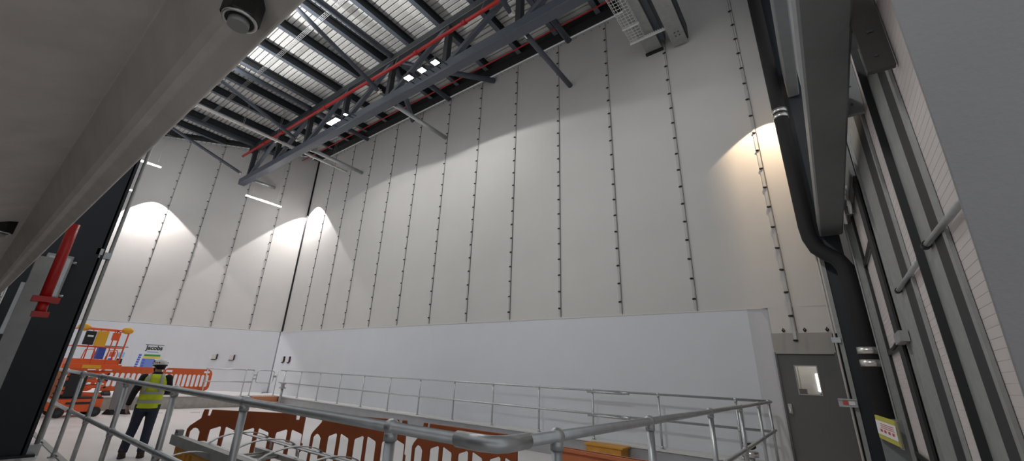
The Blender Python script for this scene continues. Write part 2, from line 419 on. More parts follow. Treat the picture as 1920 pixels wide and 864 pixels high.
# ties: fly braces, wall tubes, tie tubes under the roof, V braces
FX=[-5.39,-11.37,-17.37,-23.4]
names=['rightmost in view','second from the right','third from the right','at the far end']
for i,x in enumerate(FX):
    lo=Vector((x,TY-.30,Z(9.58))); hi=Vector((x,1.35,Z(11.27)))
    t=thing('fly_brace',lo,'grey sloping tube brace on the camera side of the truss, %s'%names[i],'brace','tube braces on the camera side of the truss')
    MB().tube(lo+(hi-lo)*.03,hi,.075,14).build('tube','steel',t)
    MB().bar(lo-Vector((0,.10,.03)),lo+(hi-lo)*.05,.02,.14,(1,0,0)).bar(lo+Vector((.05,-.06,0)),lo+(hi-lo)*.045+Vector((.05,0,0)),.012,.10,(1,0,0)).build('fork_end','silver',t)
    for dz in (-.03,.05): MB().tube(lo+(hi-lo)*.02+Vector((-.07,0,dz)),lo+(hi-lo)*.02+Vector((.09,0,dz)),.016,8).build('bolt','silver',t)
    if x<-20: ye=WY-.12-(CORN.x-x)*math.tan(ANG)-.1
    else: ye=WY-.02
    a=Vector((x,TY+.19,Z(9.47))); e=Vector((x,ye,Z(9.47)))
    w=thing('wall_strut',a,'round strut from truss to fabric wall, %s'%names[i],'strut','round struts between truss and wall')
    MB().tube(a+Vector((0,.14,0)),e,.085,16).build('tube','galv' if i else 'steel',w)
    MB().box(x-.11,x+.11,a.y,a.y+.03,a.z-.12,a.z+.12).box(x-.02,x+.02,a.y,a.y+.2,a.z-.1,a.z+.1).build('end_plate','silver',w)
    for sx in (-.08,.08):
        for sz in (-.08,.08): MB().tube((x+sx,a.y+.02,a.z+sz),(x+sx,a.y+.07,a.z+sz),.02,6).build('bolt','silver',w)
    # tube under the roof
    tt=MB().tube((x-.02,-2.5,Z(11.47)),(x-.02,(WY-.02 if x>-20 else ye),Z(11.47)),.11,16).build('tie_tube','steel'); tag(tt,'large round tie tube just under the roof purlins, %s'%names[i],'tie tube','round tie tubes under the roof')
for x1,lab in ((-8.8,'right leg of the V shaped bracing behind the floodlights, ending at the fabric wall'),(-13.8,'left leg of the V shaped bracing behind the floodlights, ending at the fabric wall')):
    vb=MB().tube((-11.35+(.2 if x1>-11 else -.2),TY+.22,Z(11.25)),(x1,WY-.02,Z(11.28)),.11,16).build('diagonal_tie','steel'); tag(vb,lab,'brace')
# white cable trunking under the roof
ct=thing('cable_trunking',(-18.9,6.5,Z(9.95)),'long white cable trunking hung under the roof at the left end of the truss','trunking')
MB().box(-18.96,-18.84,2.2,10.46,Z(9.92),Z(10.0)).build('tray','conduit',ct)
for yy in (3.4,5.2,6.7,8.6,9.6): MB().box(-19.05,-18.75,yy-.02,yy+.02,Z(9.885),Z(9.92)).box(-18.99,-18.98,yy-.005,yy+.005,Z(9.92),Z(11.8)).box(-18.82,-18.81,yy-.005,yy+.005,Z(9.92),Z(11.8)).build('hanger','galv',ct)
# red branch pipes near the wall head
rp=MB().tube((-23,9.75,Z(11.5)),(1.5,9.75,Z(11.5)),.025,8).build('branch_pipe','red'); tag(rp,'thin red branch pipe along the head of the fabric wall','pipe')
# galvanised conduits across the roof
for x,yy0,lab in ((-14.8,4.6,'thin wire basket run across the roof deck near the purlins'),):
    g=MB()
    for k in range(4): g.tube((-24,yy0+k*.05,Z(11.56)),(-2,yy0+k*.05,Z(11.56)),.006,5)
    for q in range(150): g.tube((-24+q*.147,yy0,Z(11.56)),(-24+q*.147,yy0+.15,Z(11.56)),.005,4)
    tag(g.build('wire_basket','galv'),lab,'cable tray')

# ------------------------------------------------------------------ floodlights on the truss
def flood(x,label,w,h):
    c=Vector((x,6.85,Z(9.27)))
    t=thing('floodlight',c,label,'floodlight','floodlights on the truss')
    mx=Matrix.Translation(c)@Matrix.Rotation(math.radians(6),4,'X')
    MB().box(-w/2,w/2,-h/2,h/2,0,.09).xf(mx).build('housing','steeldark',t)
    fins=MB()
    for k in range(7): fins.box(-w/2+.03+k*(w-.06)/6-.006,-w/2+.03+k*(w-.06)/6+.006,-h/2+.02,h/2-.02,.09,.13)
    fins.xf(mx).build('heat_sink','steeldark',t)
    MB().box(-w/2+.025,w/2-.025,-h/2+.025,h/2-.025,-.006,.002).xf(mx).build('lens','lamp',t)
    for sx in (-1,1): MB().bar(c+Vector((sx*(w/2+.02),0,.05)),c+Vector((sx*(w/2+.02),.38,.12)),.012,.05).build('bracket','steel',t)
    return t
fl=[(-14.1,'wide twin lens floodlight on the left of the truss',.72,.26),(-13.25,'small floodlight beside the wide twin floodlight',.18,.18),(-9.55,'left one of the three small floodlights over the truss middle',.32,.26),(-8.9,'middle one of the three small floodlights over the truss middle',.27,.24),(-8.28,'right one of the three small floodlights over the truss middle',.27,.24)]
def spot(name,loc,aim,power,ang,blend,size=.05,col=(1,1,1)):
    l=bpy.data.lights.new(name,'SPOT'); l.energy=power; l.spot_size=math.radians(ang); l.spot_blend=blend; l.shadow_soft_size=size; l.color=col
    o=bpy.data.objects.new(name,l); COL.objects.link(o); o.location=loc
    d=Vector(aim)-Vector(loc); o.rotation_euler=d.to_track_quat('-Z','Y').to_euler(); return o
def point(name,loc,power,size=.1,col=(1,1,1)):
    l=bpy.data.lights.new(name,'POINT'); l.energy=power; l.shadow_soft_size=size; l.color=col
    o=bpy.data.objects.new(name,l); COL.objects.link(o); o.location=loc; return o
FLP={0:235,1:66,2:132,3:142,4:158}
for i,(x,lab,w,h) in enumerate(fl):
    flood(x,lab,w,h)
    spot('flood_lamp',(x,6.85,Z(9.24)),(x,6.85,0),FLP[i],160,.05,.10,(1,.985,.96))
# hanging LED battens by the end wall
def batten(p,q,label):
    p,q=Vector(p),Vector(q); c=(p+q)/2
    t=thing('linear_light',c,label,'light','hanging LED strip lights')
    MB().bar(p,q,.16,.05,ch=.01).up(.03).build('housing','conduit',t)
    MB().bar(p,q,.15,.045,ch=.012).up(-.015).build('diffuser','tube',t)
    d=(q-p).normalized()
    for k in (.15,.85):
        a=p+(q-p)*k; MB().tube(a+Vector((0,0,.05)),(a.x,a.y,Z(11.7)),.004,5).build('wire','galv',t)
    return t
batten((-24.76,2.75,Z(9.0)),(-24.76,3.95,Z(9.0)),'lit LED strip hanging before the end wall, left of the truss end')
batten((-21.95,7.05,Z(8.0)),(-21.95,8.85,Z(8.0)),'lit LED strip hanging below the truss end near the corner')
batten((-24.6,2.72,Z(7.4)),(-24.6,3.22,Z(7.4)),'small lit LED strip beside the dark left column')

# ------------------------------------------------------------------ railings
def rail_run(label,posts,ends,zt,zm,zb,r,group,ball=True,name='handrail',plates=True,topz=None):
    c=Vector(posts[len(posts)//2]); t=thing(name,(c.x,c.y,zb),label,'railing',group)
    a,b_=Vector((*ends[0],0)),Vector((*ends[1],0))
    up=lambda p,z:Vector((p[0],p[1],z))
    MB().tube(up(a,zt),up(b_,zt),r,16).build('top_rail','galv',t)
    MB().tube(up(a,zm),up(b_,zm),r,16).build('mid_rail','galv',t)
    for p in posts:
        po=MB().tube(up(p,zb),up(p,zt-r*.6),r,14).build('post','galv',t)
        k=1.55 if ball else 1.25
        for zz in (zt,zm):
            bb=MB().ball(up(p,zz),r*k,16,(1,1,1.0)).tube(up(p,zz-r*2.3),up(p,zz-r*.5),r*1.25,14)
            bb.build('ball_fitting','galv',po)
        if plates: MB().tube(up(p,zb),up(p,zb+.012),r*2.4,16).tube(up(p,zb+.012),up(p,zb+.06),r*1.3,14).build('base_flange','galv',po)
    return t
ZT,ZM,ZB=Z(-.245),Z(-.74),LZ
r=.0242
lp=[(-9.95,PY0),(-8.6,PY0),(-7.45,PY0),(-6.2,PY0),(-4.6,PY0),(-3.18,PY0),(-1.64,PY0)]
nr=rail_run('near left galvanised railing with ball joints running past the worker',lp,((-11.2,PY0),(PX1-.06,PY0)),ZT,ZM,ZB,r,'near ball jointed railings')
# elbow
for zz in (ZT,ZM):
    MB().path([(PX1-.20,PY0,zz),(PX1-.07,PY0,zz),(PX1-.02,PY0+.02,zz),(PX1,PY0+.07,zz),(PX1,PY0+.20,zz)],r*1.28,14).build('elbow','galv',nr)
rp_=[(PX1,1.80),(PX1,3.05),(PX1,4.85),(PX1,6.55),(PX1,8.25)]
rail_run('near right galvanised railing running back towards the grey door',rp_,((PX1,PY0+.06),(PX1,10.04)),ZT,ZM,ZB,r,'near ball jointed railings')
fx=[-20.0,-18.58,-17.02,-15.49,-13.96,-12.42,-10.87,-9.32,-7.8,-6.25,-4.72,-3.15,-1.63,-1.07]
rail_run('long far galvanised railing on the ledge below the fabric wall',[(x,10.0) for x in fx],((-20.45,10.0),(-1.03,10.0)),ZT+.005,Z(-.765),ZB,.0242,'far railings',True)
sl=MB()
for zz in (ZT+.005,Z(-.765)):
    sl.tube((-4.85,9.99,zz-.035),(-3.9,9.99,zz-.035),.028,10)
    sl.tube((-4.0,9.99,zz-.02),(-3.8,9.99,zz-.02),.036,10)
sl.build('sleeve_joint','galv',[o for o in COL.objects if o.get('label','').startswith('long far')][0])
GX=-20.4
rail_run('far left galvanised railing section before the end wall, left of the small gate',[(GX,6.95),(GX,8.45),(GX,8.78)],((GX,6.9),(GX,8.80)),ZT-.03,Z(-.77),ZB,.022,'far railings',True)
gt=thing('safety_gate',(GX,9.2,LZ),'small galvanised hoop gate between the far railings above the timber steps','gate')
ya,yb,za,zb_=8.93,9.68,Z(-.275),Z(-.80); q=.10
lo=[]
for (cy,cz,a0) in ((yb-q,za-q,0),(ya+q,za-q,90),(ya+q,zb_+q,180),(yb-q,zb_+q,270)):
    for k in range(5):
        an=math.radians(a0+k*22.5); lo.append((GX,cy+q*math.cos(an),cz+q*math.sin(an)))
MB().path(lo,.02,10,closed=True).build('hoop','galv',gt)
MB().box(GX-.03,GX+.03,8.80,8.95,Z(-.5),Z(-.46)).box(GX-.03,GX+.03,8.80,8.95,Z(-.66),Z(-.62)).build('hinge','galvdull',gt)
MB().box(GX-.03,GX+.03,9.66,9.80,Z(-.56),Z(-.48)).build('latch','galvdull',gt)
gp=MB().tube((GX,9.83,LZ),(GX,9.83,ZT-.03),.022,12).build('gate_post','galv',gt)
# timber steps
ts=thing('timber_step',(-20.0,9.3,0),'raw timber step box below the small hoop gate','step')
MB().box(-20.29,-20.0,8.85,9.88,.22,.42).build('upper_tread','wood',ts)
MB().box(-20.29,-19.72,8.85,9.88,.001,.215).build('lower_tread','wood',ts)
# standpipe post beside the steps
sb=thing('stanchion_post',(-19.6,9.8,0),'short grey post with a clamp head beside the timber steps','post')
MB().tube((-19.5,9.75,0),(-19.5,9.75,Z(-.99)),.055,12).build('post','galvdull',sb)
MB().box(-19.62,-19.38,9.66,9.84,Z(-.99),Z(-.93)).box(-19.57,-19.43,9.70,9.80,Z(-.93),Z(-.80)).box(-19.62,-19.38,9.67,9.83,Z(-.80),Z(-.76)).build('clamp_head','galvdull',sb)

# ------------------------------------------------------------------ door and right end
dr=thing('door_1',(DX0,WY,LZ),'dark grey steel door with a small vision panel','door'); dr['kind']='structure'
wx0,wx1,wz0,wz1=-.565,-.225,Z(-.075),Z(.44)
MB().prism([(DX0+.01,LZ+.01),(DX1-.01,LZ+.01),(DX1-.01,DZ1-.01),(DX0+.01,DZ1-.01)],lambda x,z:(x,WY+.02,z),lambda x,z:(x,WY+.075,z),[[(wx0,wz0),(wx0,wz1),(wx1,wz1),(wx1,wz0)]]).build('leaf','door',dr)
fr=MB()
fr.box(wx0-.02,wx0,WY+.012,WY+.085,wz0-.02,wz1+.02).box(wx1,wx1+.02,WY+.012,WY+.085,wz0-.02,wz1+.02).box(wx0,wx1,WY+.012,WY+.085,wz1,wz1+.02).box(wx0,wx1,WY+.012,WY+.085,wz0-.02,wz0)
fr.build('vision_frame','header',dr)
MB().box(wx0,wx1,WY+.045,WY+.051,wz0,wz1).build('pane','glass',dr)
MB().box(-.80,-.74,WY-.0,WY+.02,Z(-.44),Z(-.27)).path([(-.77,WY-.0,Z(-.33)),(-.77,WY-.05,Z(-.33)),(-.76,WY-.055,Z(-.42)),(-.74,WY-.055,Z(-.46))],.012,8).build('handle','galv',dr)
MB().box(DX0-.02,DX1+.02,WY-.015,WY+.06,DZ1,HZ1-.002).build('header_panel','header',dr)
MB().box(DX0-.0,DX1+.0,WY-.03,WY+.05,DZ1-.03,DZ1).build('frame_head','header',dr)
MB().box(DX1-.01,DX1+.05,WY-.03,WY+.05,LZ,DZ1).box(DX0-.02,DX0+.012,WY-.005,WY+.05,LZ,DZ1).build('frame_jamb','door',dr)
# lit corridor behind the door
cr=MB().box(-2.0,2.0,12.6,12.7,0,3.6).box(-2.1,-2.0,WY+.22,12.7,0,3.6).box(2.0,2.1,WY+.22,12.7,0,3.6).box(-2.1,2.1,WY+.22,12.7,3.5,3.6).box(-2.1,2.1,WY+.22,12.7,LZ-.05,LZ).build('wall_corridor','corridor'); struct(cr,'pale corridor seen through the door window','wall')
cd=thing('door_2',(-.1,12.58,LZ),'pale door with a lit slit window in the corridor beyond the vision panel','door'); cd['kind']='structure'
MB().box(-.62,.35,12.55,12.595,LZ,Z(.75)).build('leaf','corridor',cd)
MB().box(-.31,-.19,12.535,12.55,Z(-.02),Z(.36)).build('slit_window','tube',cd)
MB().box(-.29,-.22,12.50,12.55,Z(-.10),Z(-.06)).build('handle','black',cd)
cb=MB().box(-.80,-.52,12.2,12.5,LZ,Z(.02)).build('corridor_cabinet','greyboard'); tag(cb,'grey cabinet seen through the door window','cabinet')
point('corridor_lamp',(-.3,11.6,Z(1.3)),24,.2,(1,.95,.88))

# dark column right of the door
rc=thing('steel_column',(.40,10.0,LZ),'dark navy steel column beside the grey door','column')
MB().ibeam((.40,9.98,LZ),(.40,9.98,DKZ),.36,.40,.03,.02,up=(0,1,0)).build('shaft','navy',rc)
cds=thing('conduit',(.15,9.7,LZ),'pale vertical conduit with clamps on the column edge by the door','conduit')
MB().tube((.155,9.72,LZ),(.155,9.72,Z(7.6)),.018,10).build('tube','conduit',cds)
MB().box(.20,.26,9.74,9.765,LZ,Z(2.6)).build('trunking','galvdull',cds)
for z_ in (5.9,5.5,3.3,.86): MB().box(.10,.23,9.68,9.73,Z(z_)-.045,Z(z_)+.045).build('clamp','galv' if z_<2 else 'black',cds)
ds=thing('door_sensor',(.1,9.65,Z(-.2)),'small steel bracket with a red and white tag on the conduit by the door','bracket')
MB().box(-.0,.25,9.66,9.68,Z(-.24),Z(-.11)).box(-.0,.25,9.63,9.66,Z(-.13),Z(-.11)).box(-.0,.25,9.63,9.66,Z(-.24),Z(-.22)).build('bracket','galv',ds)
MB().box(.06,.13,9.64,9.66,Z(-.205),Z(-.145)).build('red_tag','sred',ds)
MB().box(.14,.22,9.64,9.66,Z(-.205),Z(-.145)).build('white_tag','paper',ds)
# black lagged downpipe
dp=thing('downpipe',(.3,9.45,LZ),'black lagged downpipe with an offset bend beside the dark column','pipe')
px,py=.105,9.45
MB().path([(px,py,DKZ-.3),(px,py,Z(5.6)),(px,py,Z(2.95)),(px+.02,py,Z(2.72)),(px+.09,py-.01,Z(2.50)),(px+.22,py-.02,Z(2.36)),(px+.34,py-.03,Z(2.26)),(px+.42,py-.03,Z(2.08)),(px+.44,py-.03,Z(1.85)),(px+.44,py-.03,LZ+.001)],[.128,.128,.128,.13,.13,.13,.13,.132,.135,.135],18).build('pipe','foam',dp)
for z_ in (5.45,5.58): MB().tube((px,py,Z(z_)-.045),(px,py,Z(z_)+.045),.140,18).build('band_coupling','silver',dp)
for z_ in (.46,.66): MB().tube((px+.44,py-.03,Z(z_)-.055),(px+.44,py-.03,Z(z_)+.055),.147,18).build('band_coupling','silver',dp)

# overhead beams and header at the right
b1=MB().bar((.465,1.9,Z(2.98)),(.465,9.78,Z(2.98)),.35,.34,ch=.02).build('overhead_beam','beam'); tag(b1,'large grey overhead beam running towards the door wall','beam')
b2=MB().bar((.42,3.5,Z(6.4)),(.42,9.75,Z(6.4)),.21,.7,ch=.02).build('overhead_beam','beam'); tag(b2,'higher narrow grey beam left of the large overhead beam','beam')
stub=MB().box(.64,.79,3.85,4.10,Z(2.82),Z(3.10)).build('bracket_stub','beam',b1)
CW=.80
for lab,y_,x0,zb,m_,d_ in (('dark steel plate in front of the head of the nearest channel post',3.68,.626,2.30,'steeldark2',.16),('grey steel plate in front of the head of the middle channel post',5.28,.643,2.84,'beam',.16),('grey steel plate in front of the head of the far channel post',8.55,.658,2.79,'beam',.16)):
    hp=MB().box(x0,CW-.012,y_,y_+.05,Z(zb),Z(4.55)).build('head_plate',m_); tag(hp,lab,'plate','head plates of the channel posts')
    for xx,zz in ((.70,zb+.35),(.72,zb+.35),(.70,zb+.12)): MB().tube((xx,y_-.012,Z(zz)),(xx,y_+.002,Z(zz)),.011,6).build('bolt','steel',hp)
# wall of pale ribbed sheeting
m=MB(); z=0.0; prof=[]
while z<Z(4.6): prof+=[(z,0),(z+.055,0),(z+.0575,.0025),(z+.06,0)]; z+=.062
v=[];f=[]
for zz,dx in prof: v+=[(CW+.0+dx,1.9,zz),(CW+dx,10.4,zz)]
for i in range(len(prof)-1): f.append((2*i,2*i+1,2*i+3,2*i+2))
m.add(v,f); m.box(CW+.05,CW+.12,1.9,10.4,0,Z(4.6))
wr=m.build('wall_right','panelw'); struct(wr,'pale ribbed sheeting of the right wall','wall')
def mullion(y0,yd,yw,tip,fm,label):
    t=thing('channel_post',(CW-.02,(y0+yw)/2,LZ),label,'post','tall channel posts of the right wall')
    z1=Z(4.5); x=CW-.004
    MB().box(x-.008,x,y0,yw,LZ,z1).build('web','galvdull',t)
    MB().box(x-.014,x-.008,y0+.08,yd,LZ,z1).build('shade_strip','shadestrip',t)  # flat strip coloured like a flange face in shade
    MB().box(x-.022,x-.008,y0,y0+.08,LZ,z1).build('lip','galvdull',t)
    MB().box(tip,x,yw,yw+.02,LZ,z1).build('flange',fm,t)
    return t
m3=mullion(3.89,4.27,4.73,.733,'shadestrip','nearest wide steel channel post on the right wall')
m2=mullion(5.50,6.07,6.90,.758,'galvdull','middle wide steel channel post on the right wall')
m1=thing('channel_post',(.70,9.35,LZ),'far steel channel post beside the downpipe','post','tall channel posts of the right wall')
MB().box(.655,.765,9.34,9.50,LZ,Z(2.86)).build('web','galvdull',m1); MB().box(.655,.672,9.30,9.34,LZ,Z(2.86)).box(.749,.765,9.30,9.34,LZ,Z(2.86)).build('flange','galvdull',m1)
hdr=MB().box(.735,.785,7.35,9.7,Z(2.95),Z(4.5)).build('header_panel','beam'); tag(hdr,'grey header panel above the black frame at the back of the right wall','panel')
for (ya_,za_,yb_2,zb2,lab) in ((4.44,1.10,2.9,1.03,'pale stay rod through the nearest channel post'),(6.40,1.10,4.82,1.08,'pale stay rod fixed in the middle channel post')):
    t=thing('stay_rod',(CW-.05,ya_,Z(za_)),lab,'rod','stay rods across the channel posts')
    xe=CW-.040
    MB().tube((xe,ya_,Z(za_)),(xe,yb_2,Z(zb2)),.022,12).build('rod','galv',t)
    MB().tube((xe,ya_+.03,Z(za_)),(xe,ya_-.05,Z(za_)),.030,12).build('socket','black',t)
# black frame of bars between the posts
bf=thing('black_frame',(CW-.04,8.5,LZ),'slim black frame with rungs in front of the pale sheeting','frame')
MB().box(.768,.798,9.16,9.28,LZ,Z(2.94)).build('upright','black',bf)
MB().box(CW-.045,CW-.02,7.30,7.70,LZ,Z(2.94)).build('upright','black',bf)
for z_ in (2.03,.60,-.80): MB().box(CW-.045,CW-.025,7.7,9.16,Z(z_)-.035,Z(z_)+.035).build('rung','black',bf)
jb=thing('junction_box',(CW-.06,6.95,Z(.64)),'small grey junction box with a stay arm on the middle channel post','box')
MB().box(CW-.10,CW-.02,6.72,7.28,Z(.58),Z(.70)).build('body','galvdull',jb); MB().tube((CW-.06,7.28,Z(.64)),(CW-.05,8.3,Z(.60)),.02,8).build('arm','black',jb)
# coil of white cable
cc=MB()
cx,cy_,czz=CW-.09,8.0,Z(3.14)-.55
pts=[(cx+.0,8.0,Z(3.1)-.02),(cx-.01,8.15,Z(2.95))]
for k in range(40): an=k/40*2*PI*2.2; pts.append((cx-.01-k*.0004,8.1+.17*math.sin(an),Z(2.76)+.10*math.cos(an)))
cc.path(pts,.010,6)
tag(cc.build('cable_coil','paper'),'small coil of white cable hanging under the header beam','cable')
# notice box
nb=thing('notice_box',(.35,6.0,Z(-.5)),'clear cased notice with an olive border on the grey panel at lower right','notice')
def qd(m_,ps,d=(.012,.02,0)):
    d=Vector(d); return m_.add([Vector(p) for p in ps]+[Vector(p)+d for p in ps],[(0,1,2,3),(7,6,5,4),(0,4,5,1),(1,5,6,2),(2,6,7,3),(3,7,4,0)])
A,Bq,Cq,Dq=(.268,6.0,Z(-.205)),(.415,5.9,Z(-.250)),(.410,5.9,Z(-.485)),(.266,6.0,Z(-.415))
def lerp(a,b_,t): return Vector(a)+(Vector(b_)-Vector(a))*t
def inq(s,t): return lerp(lerp(A,Bq,s),lerp(Dq,Cq,s),t)
def sub(s0,s1,t0,t1,off): 
    return [inq(s0,t0)+Vector(off),inq(s1,t0)+Vector(off),inq(s1,t1)+Vector(off),inq(s0,t1)+Vector(off)]
qd(MB(),[A,Bq,Cq,Dq]).build('border_board','signback',nb)
qd(MB(),sub(.0,.90,.20,.80,(-.002,-.008,0)),(.001,.004,0)).build('paper','paper',nb)
k=MB()
for s_ in (.15,.32,.5,.68): qd(k,sub(s_,s_+.1,.55,.66,(-.003,-.011,0)),(.0005,.002,0))
for t_ in (.30,.38,.46): qd(k,sub(.2,.8,t_,t_+.025,(-.003,-.011,0)),(.0005,.002,0))
k.build('print','sred',nb)
qd(MB(),sub(.92,1.06,-.02,1.05,(-.004,-.012,0)),(.01,.03,0)).build('clear_edge','clear',nb)
gpn=MB().box(.275,.47,6.05,6.12,LZ,Z(-.24)).build('grey_panel','beam'); tag(gpn,'grey steel panel below the cased notice at lower right','panel')

# near grey plate at the right edge
npl=MB().prism([(.392,Z(1.9)),(.3685,Z(.64)),(.349,Z(-.02)),(.33,LZ),(2.6,LZ),(2.6,Z(1.9))],lambda x,z:(x,1.6,z),lambda x,z:(x+.07,1.78,z)).build('machine_panel','plate',None,bevel=.006); tag(npl,'large plain grey panel standing close by at the right edge','panel')

# ------------------------------------------------------------------ near beam overhead at upper left
nb_=thing('near_beam',(-3,0,Z(.6)),'large galvanised steel beam close overhead at upper left','beam')
pr=[(.163,.498),(.168,.506),(.168,.75),(-1.0,.75),(-1.0,.22),(-.5,.40),(.056,.640),(.104,.530),(.117,.521),(.133,.5205),(.160,.500)]  # underside folds shaped to imitate the dark and light shadow bands
v0=[(2.0,y_,Z(z_)) for y_,z_ in pr]; v1=[(-10.9,y_+.02,Z(z_)) for y_,z_ in pr]
MB().loft([v0,v1],smooth=False).build('body','beamgalv',nb_,bevel=.003)
def nutbolt(x,y_,z_,s=1):
    b0=MB(); hexa=[(math.cos(PI/3*k+.3)*.042*s,math.sin(PI/3*k+.3)*.042*s) for k in range(6)]
    b0.sweep(hexa,(x,y_,z_+.06),(x,y_,z_-.045*s),(1,0,0),(0,1,0))
    o=b0.build('nut','bolt',nb_,bevel=.003)
    ring=[(x+math.cos(2*PI*k/28)*.033*s,y_+math.sin(2*PI*k/28)*.033*s,z_-.045*s) for k in range(28)]
    MB().path(ring,.004*s,8,closed=True).build('nut_chamfer','silver',o)
    MB().tube((x,y_,z_-.044*s),(x,y_,z_-.047*s),.030*s,18).build('thread','black',o)
    MB().tube((x,y_,z_-.044*s),(x,y_,z_-.062*s),.022*s,18).build('bolt_end','galvdull',o)
nutbolt(-.60,.122,Z(.502),.64); nutbolt(-3.2,.0,Z(.612),1.1)
# steel post behind the beam, clamps
gp2=thing('channel_strut',(-4,.2,LZ),'dull galvanised vertical strut under the near beam at the left edge','strut')
MB().box(-4.03,-3.97,.20,.285,LZ,Z(.60)).build('strut','galvdull',gp2)
MB().box(-4.05,-3.96,.05,.20,Z(.02),Z(.10)).build('bracket','steeldark',gp2)
MB().box(-4.02,-3.98,.18,.21,Z(.10),Z(.42)).build('pale_plate','galv',gp2)
rb=thing('red_drop_pipe',(-3,.235,Z(.17)),'red vertical drop pipe with a flanged end under the near beam','pipe')
MB().tube((-3,.232,Z(.24)),(-3,.228,Z(.64)),.022,12).build('pipe','red',rb)
MB().box(-3.03,-2.97,.19,.285,Z(.235),Z(.262)).build('flange','red',rb); MB().tube((-3,.236,Z(.235)),(-3,.238,Z(.185)),.020,10).box(-3.03,-2.97,.21,.268,Z(.165),Z(.19)).build('end_cap','red',rb)

# dark column at left
lc=thing('steel_column',(-9.1,.6,LZ),'dark navy steel column at the left beside the lift','column')
MB().ibeam((-9.15,.72,LZ),(-9.15,.72,DKZ),.62,.80,.035,.025,up=(0,1,0)).box(-8.86,-8.82,.30,1.06,LZ,DKZ).build('shaft','navy',lc)
MB().box(-9.5,-8.75,.25,1.20,LZ,LZ+.03).build('base_plate','navy',lc)
lcd=thing('conduit',(-9.1,1.16,LZ),'grey vertical conduit with a clamp beside the left column','conduit')
MB().tube((-8.92,1.195,LZ),(-8.92,1.195,Z(3.6)),.026,12).build('tube','galvdull',lcd)
MB().box(-8.97,-8.85,1.0,1.215,Z(1.46),Z(1.56)).box(-8.87,-8.82,1.02,1.10,Z(1.50),Z(1.60)).build('clamp','galv',lcd)
MB().box(-9.0,-8.84,1.12,1.24,LZ,LZ+.14).build('foot','galv',lcd)
jb2=thing('junction_box',(-8.75,.66,Z(.74)),'grey enclosure on the left column behind the red drop pipe','box')
MB().box(-8.82,-8.70,.52,.80,Z(.74),Z(1.38)).build('body','galvdull',jb2,bevel=.01)
MB().box(-8.70,-8.685,.545,.775,Z(.78),Z(1.34)).build('lid','galv',jb2)
for z_ in (.80,1.30): MB().tube((-8.76,.80,Z(z_)),(-8.76,.85,Z(z_)),.02,8).build('gland','galv',jb2)

# ------------------------------------------------------------------ steel arms through the wall, wire tray
ar1=thing('box_girder',(-2.4,10.2,Z(9.3)),'boxed steel arm through the fabric wall, left one beside the wire tray','steel arm','boxed steel arms at the top of the wall')
MB().box(-2.75,-2.30,7.9,10.49,Z(9.42),Z(9.95)).build('arm','galvdull',ar1)
MB().box(-2.29,-2.14,7.9,10.3,Z(9.52),Z(9.98)).build('side_plate','steel',ar1)
MB().box(-2.78,-2.28,10.40,10.49,Z(9.36),Z(9.42)).build('collar','black',ar1)
ar2=thing('box_girder',(-1.75,10.1,Z(9.3)),'boxed steel arm through the fabric wall, right one with four bolt holes','steel arm','boxed steel arms at the top of the wall')
MB().box(-1.98,-1.58,6.9,10.42,Z(9.25),Z(9.75)).build('arm','galvdull',ar2)
MB().box(-1.575,-1.545,6.9,10.35,Z(9.3),Z(9.8)).build('side_plate','steeldark',ar2)
for sx in (-.05,.05):
    for sy in (-.07,.07): MB().tube((-1.76+sx,9.95+sy,Z(9.25)-.004),(-1.76+sx,9.95+sy,Z(9.25)+.004),.022,8).build('bolt_hole','black',ar2)
wt=thing('wire_tray',(-2.7,9.2,Z(9.2)),'white wire basket tray with a serrated edge beside the steel arms','cable tray')
tw=MB()
tx0,tx1,ty0,ty1,tzz=-2.95,-2.55,7.6,9.62,Z(9.30)
for k in range(5): tw.tube((tx0+(tx1-tx0)*k/4,ty0,tzz),(tx0+(tx1-tx0)*k/4,ty1,tzz),.006,5)
for k in range(19):
    y_=ty0+(ty1-ty0)*k/18; tw.path([(tx0,y_,tzz+.12),(tx0,y_,tzz),(tx1,y_,tzz),(tx1,y_,tzz+.12)],.008,5)
tw.tube((tx0,ty0,tzz+.12),(tx0,ty1,tzz+.12),.007,5).tube((tx1,ty0,tzz+.12),(tx1,ty1,tzz+.12),.007,5)
tw.build('basket','paper',wt)
se=MB().box(-2.98,-1.99,9.62,9.66,tzz-.03,tzz+.04)
for k in range(16): se.box(-2.97+k*.06,-2.94+k*.06,9.615,9.66,tzz+.04,tzz+.07)
se.build('serrated_edge','paper',wt)
se2=MB().box(-2.98,-2.5,9.0,9.03,tzz-.03,tzz+.03).build('serrated_edge','paper',wt)

# ------------------------------------------------------------------ signs on the walls
def wall_pt(u,z,off=.0): p=CORN+U*u+N*(.085+off); return Vector((p.x,p.y,z))
def slab(mb,u0,u1,z0,z1,o0,o1):
    ps=[wall_pt(u0,z0,o0),wall_pt(u1,z0,o0),wall_pt(u1,z1,o0),wall_pt(u0,z1,o0),wall_pt(u0,z0,o1),wall_pt(u1,z0,o1),wall_pt(u1,z1,o1),wall_pt(u0,z1,o1)]
    return mb.add(ps,[(3,2,1,0),(4,5,6,7),(0,1,5,4),(1,2,6,5),(2,3,7,6),(3,0,4,7)])
js=thing('wall_sign',wall_pt(5.6,Z(-.5)),'white company sign reading Jacobs with coloured rows on the end wall behind the worker','sign'); js['label']='white lettered sign with green, yellow and blue rows on the end wall behind the worker'
slab(MB(),6.2,5.0,Z(-.62),Z(.72),.001,.008).build('board','white',js)
slab(MB(),5.86,5.08,Z(.61),Z(.635),.008,.012).build('rule','ink',js)
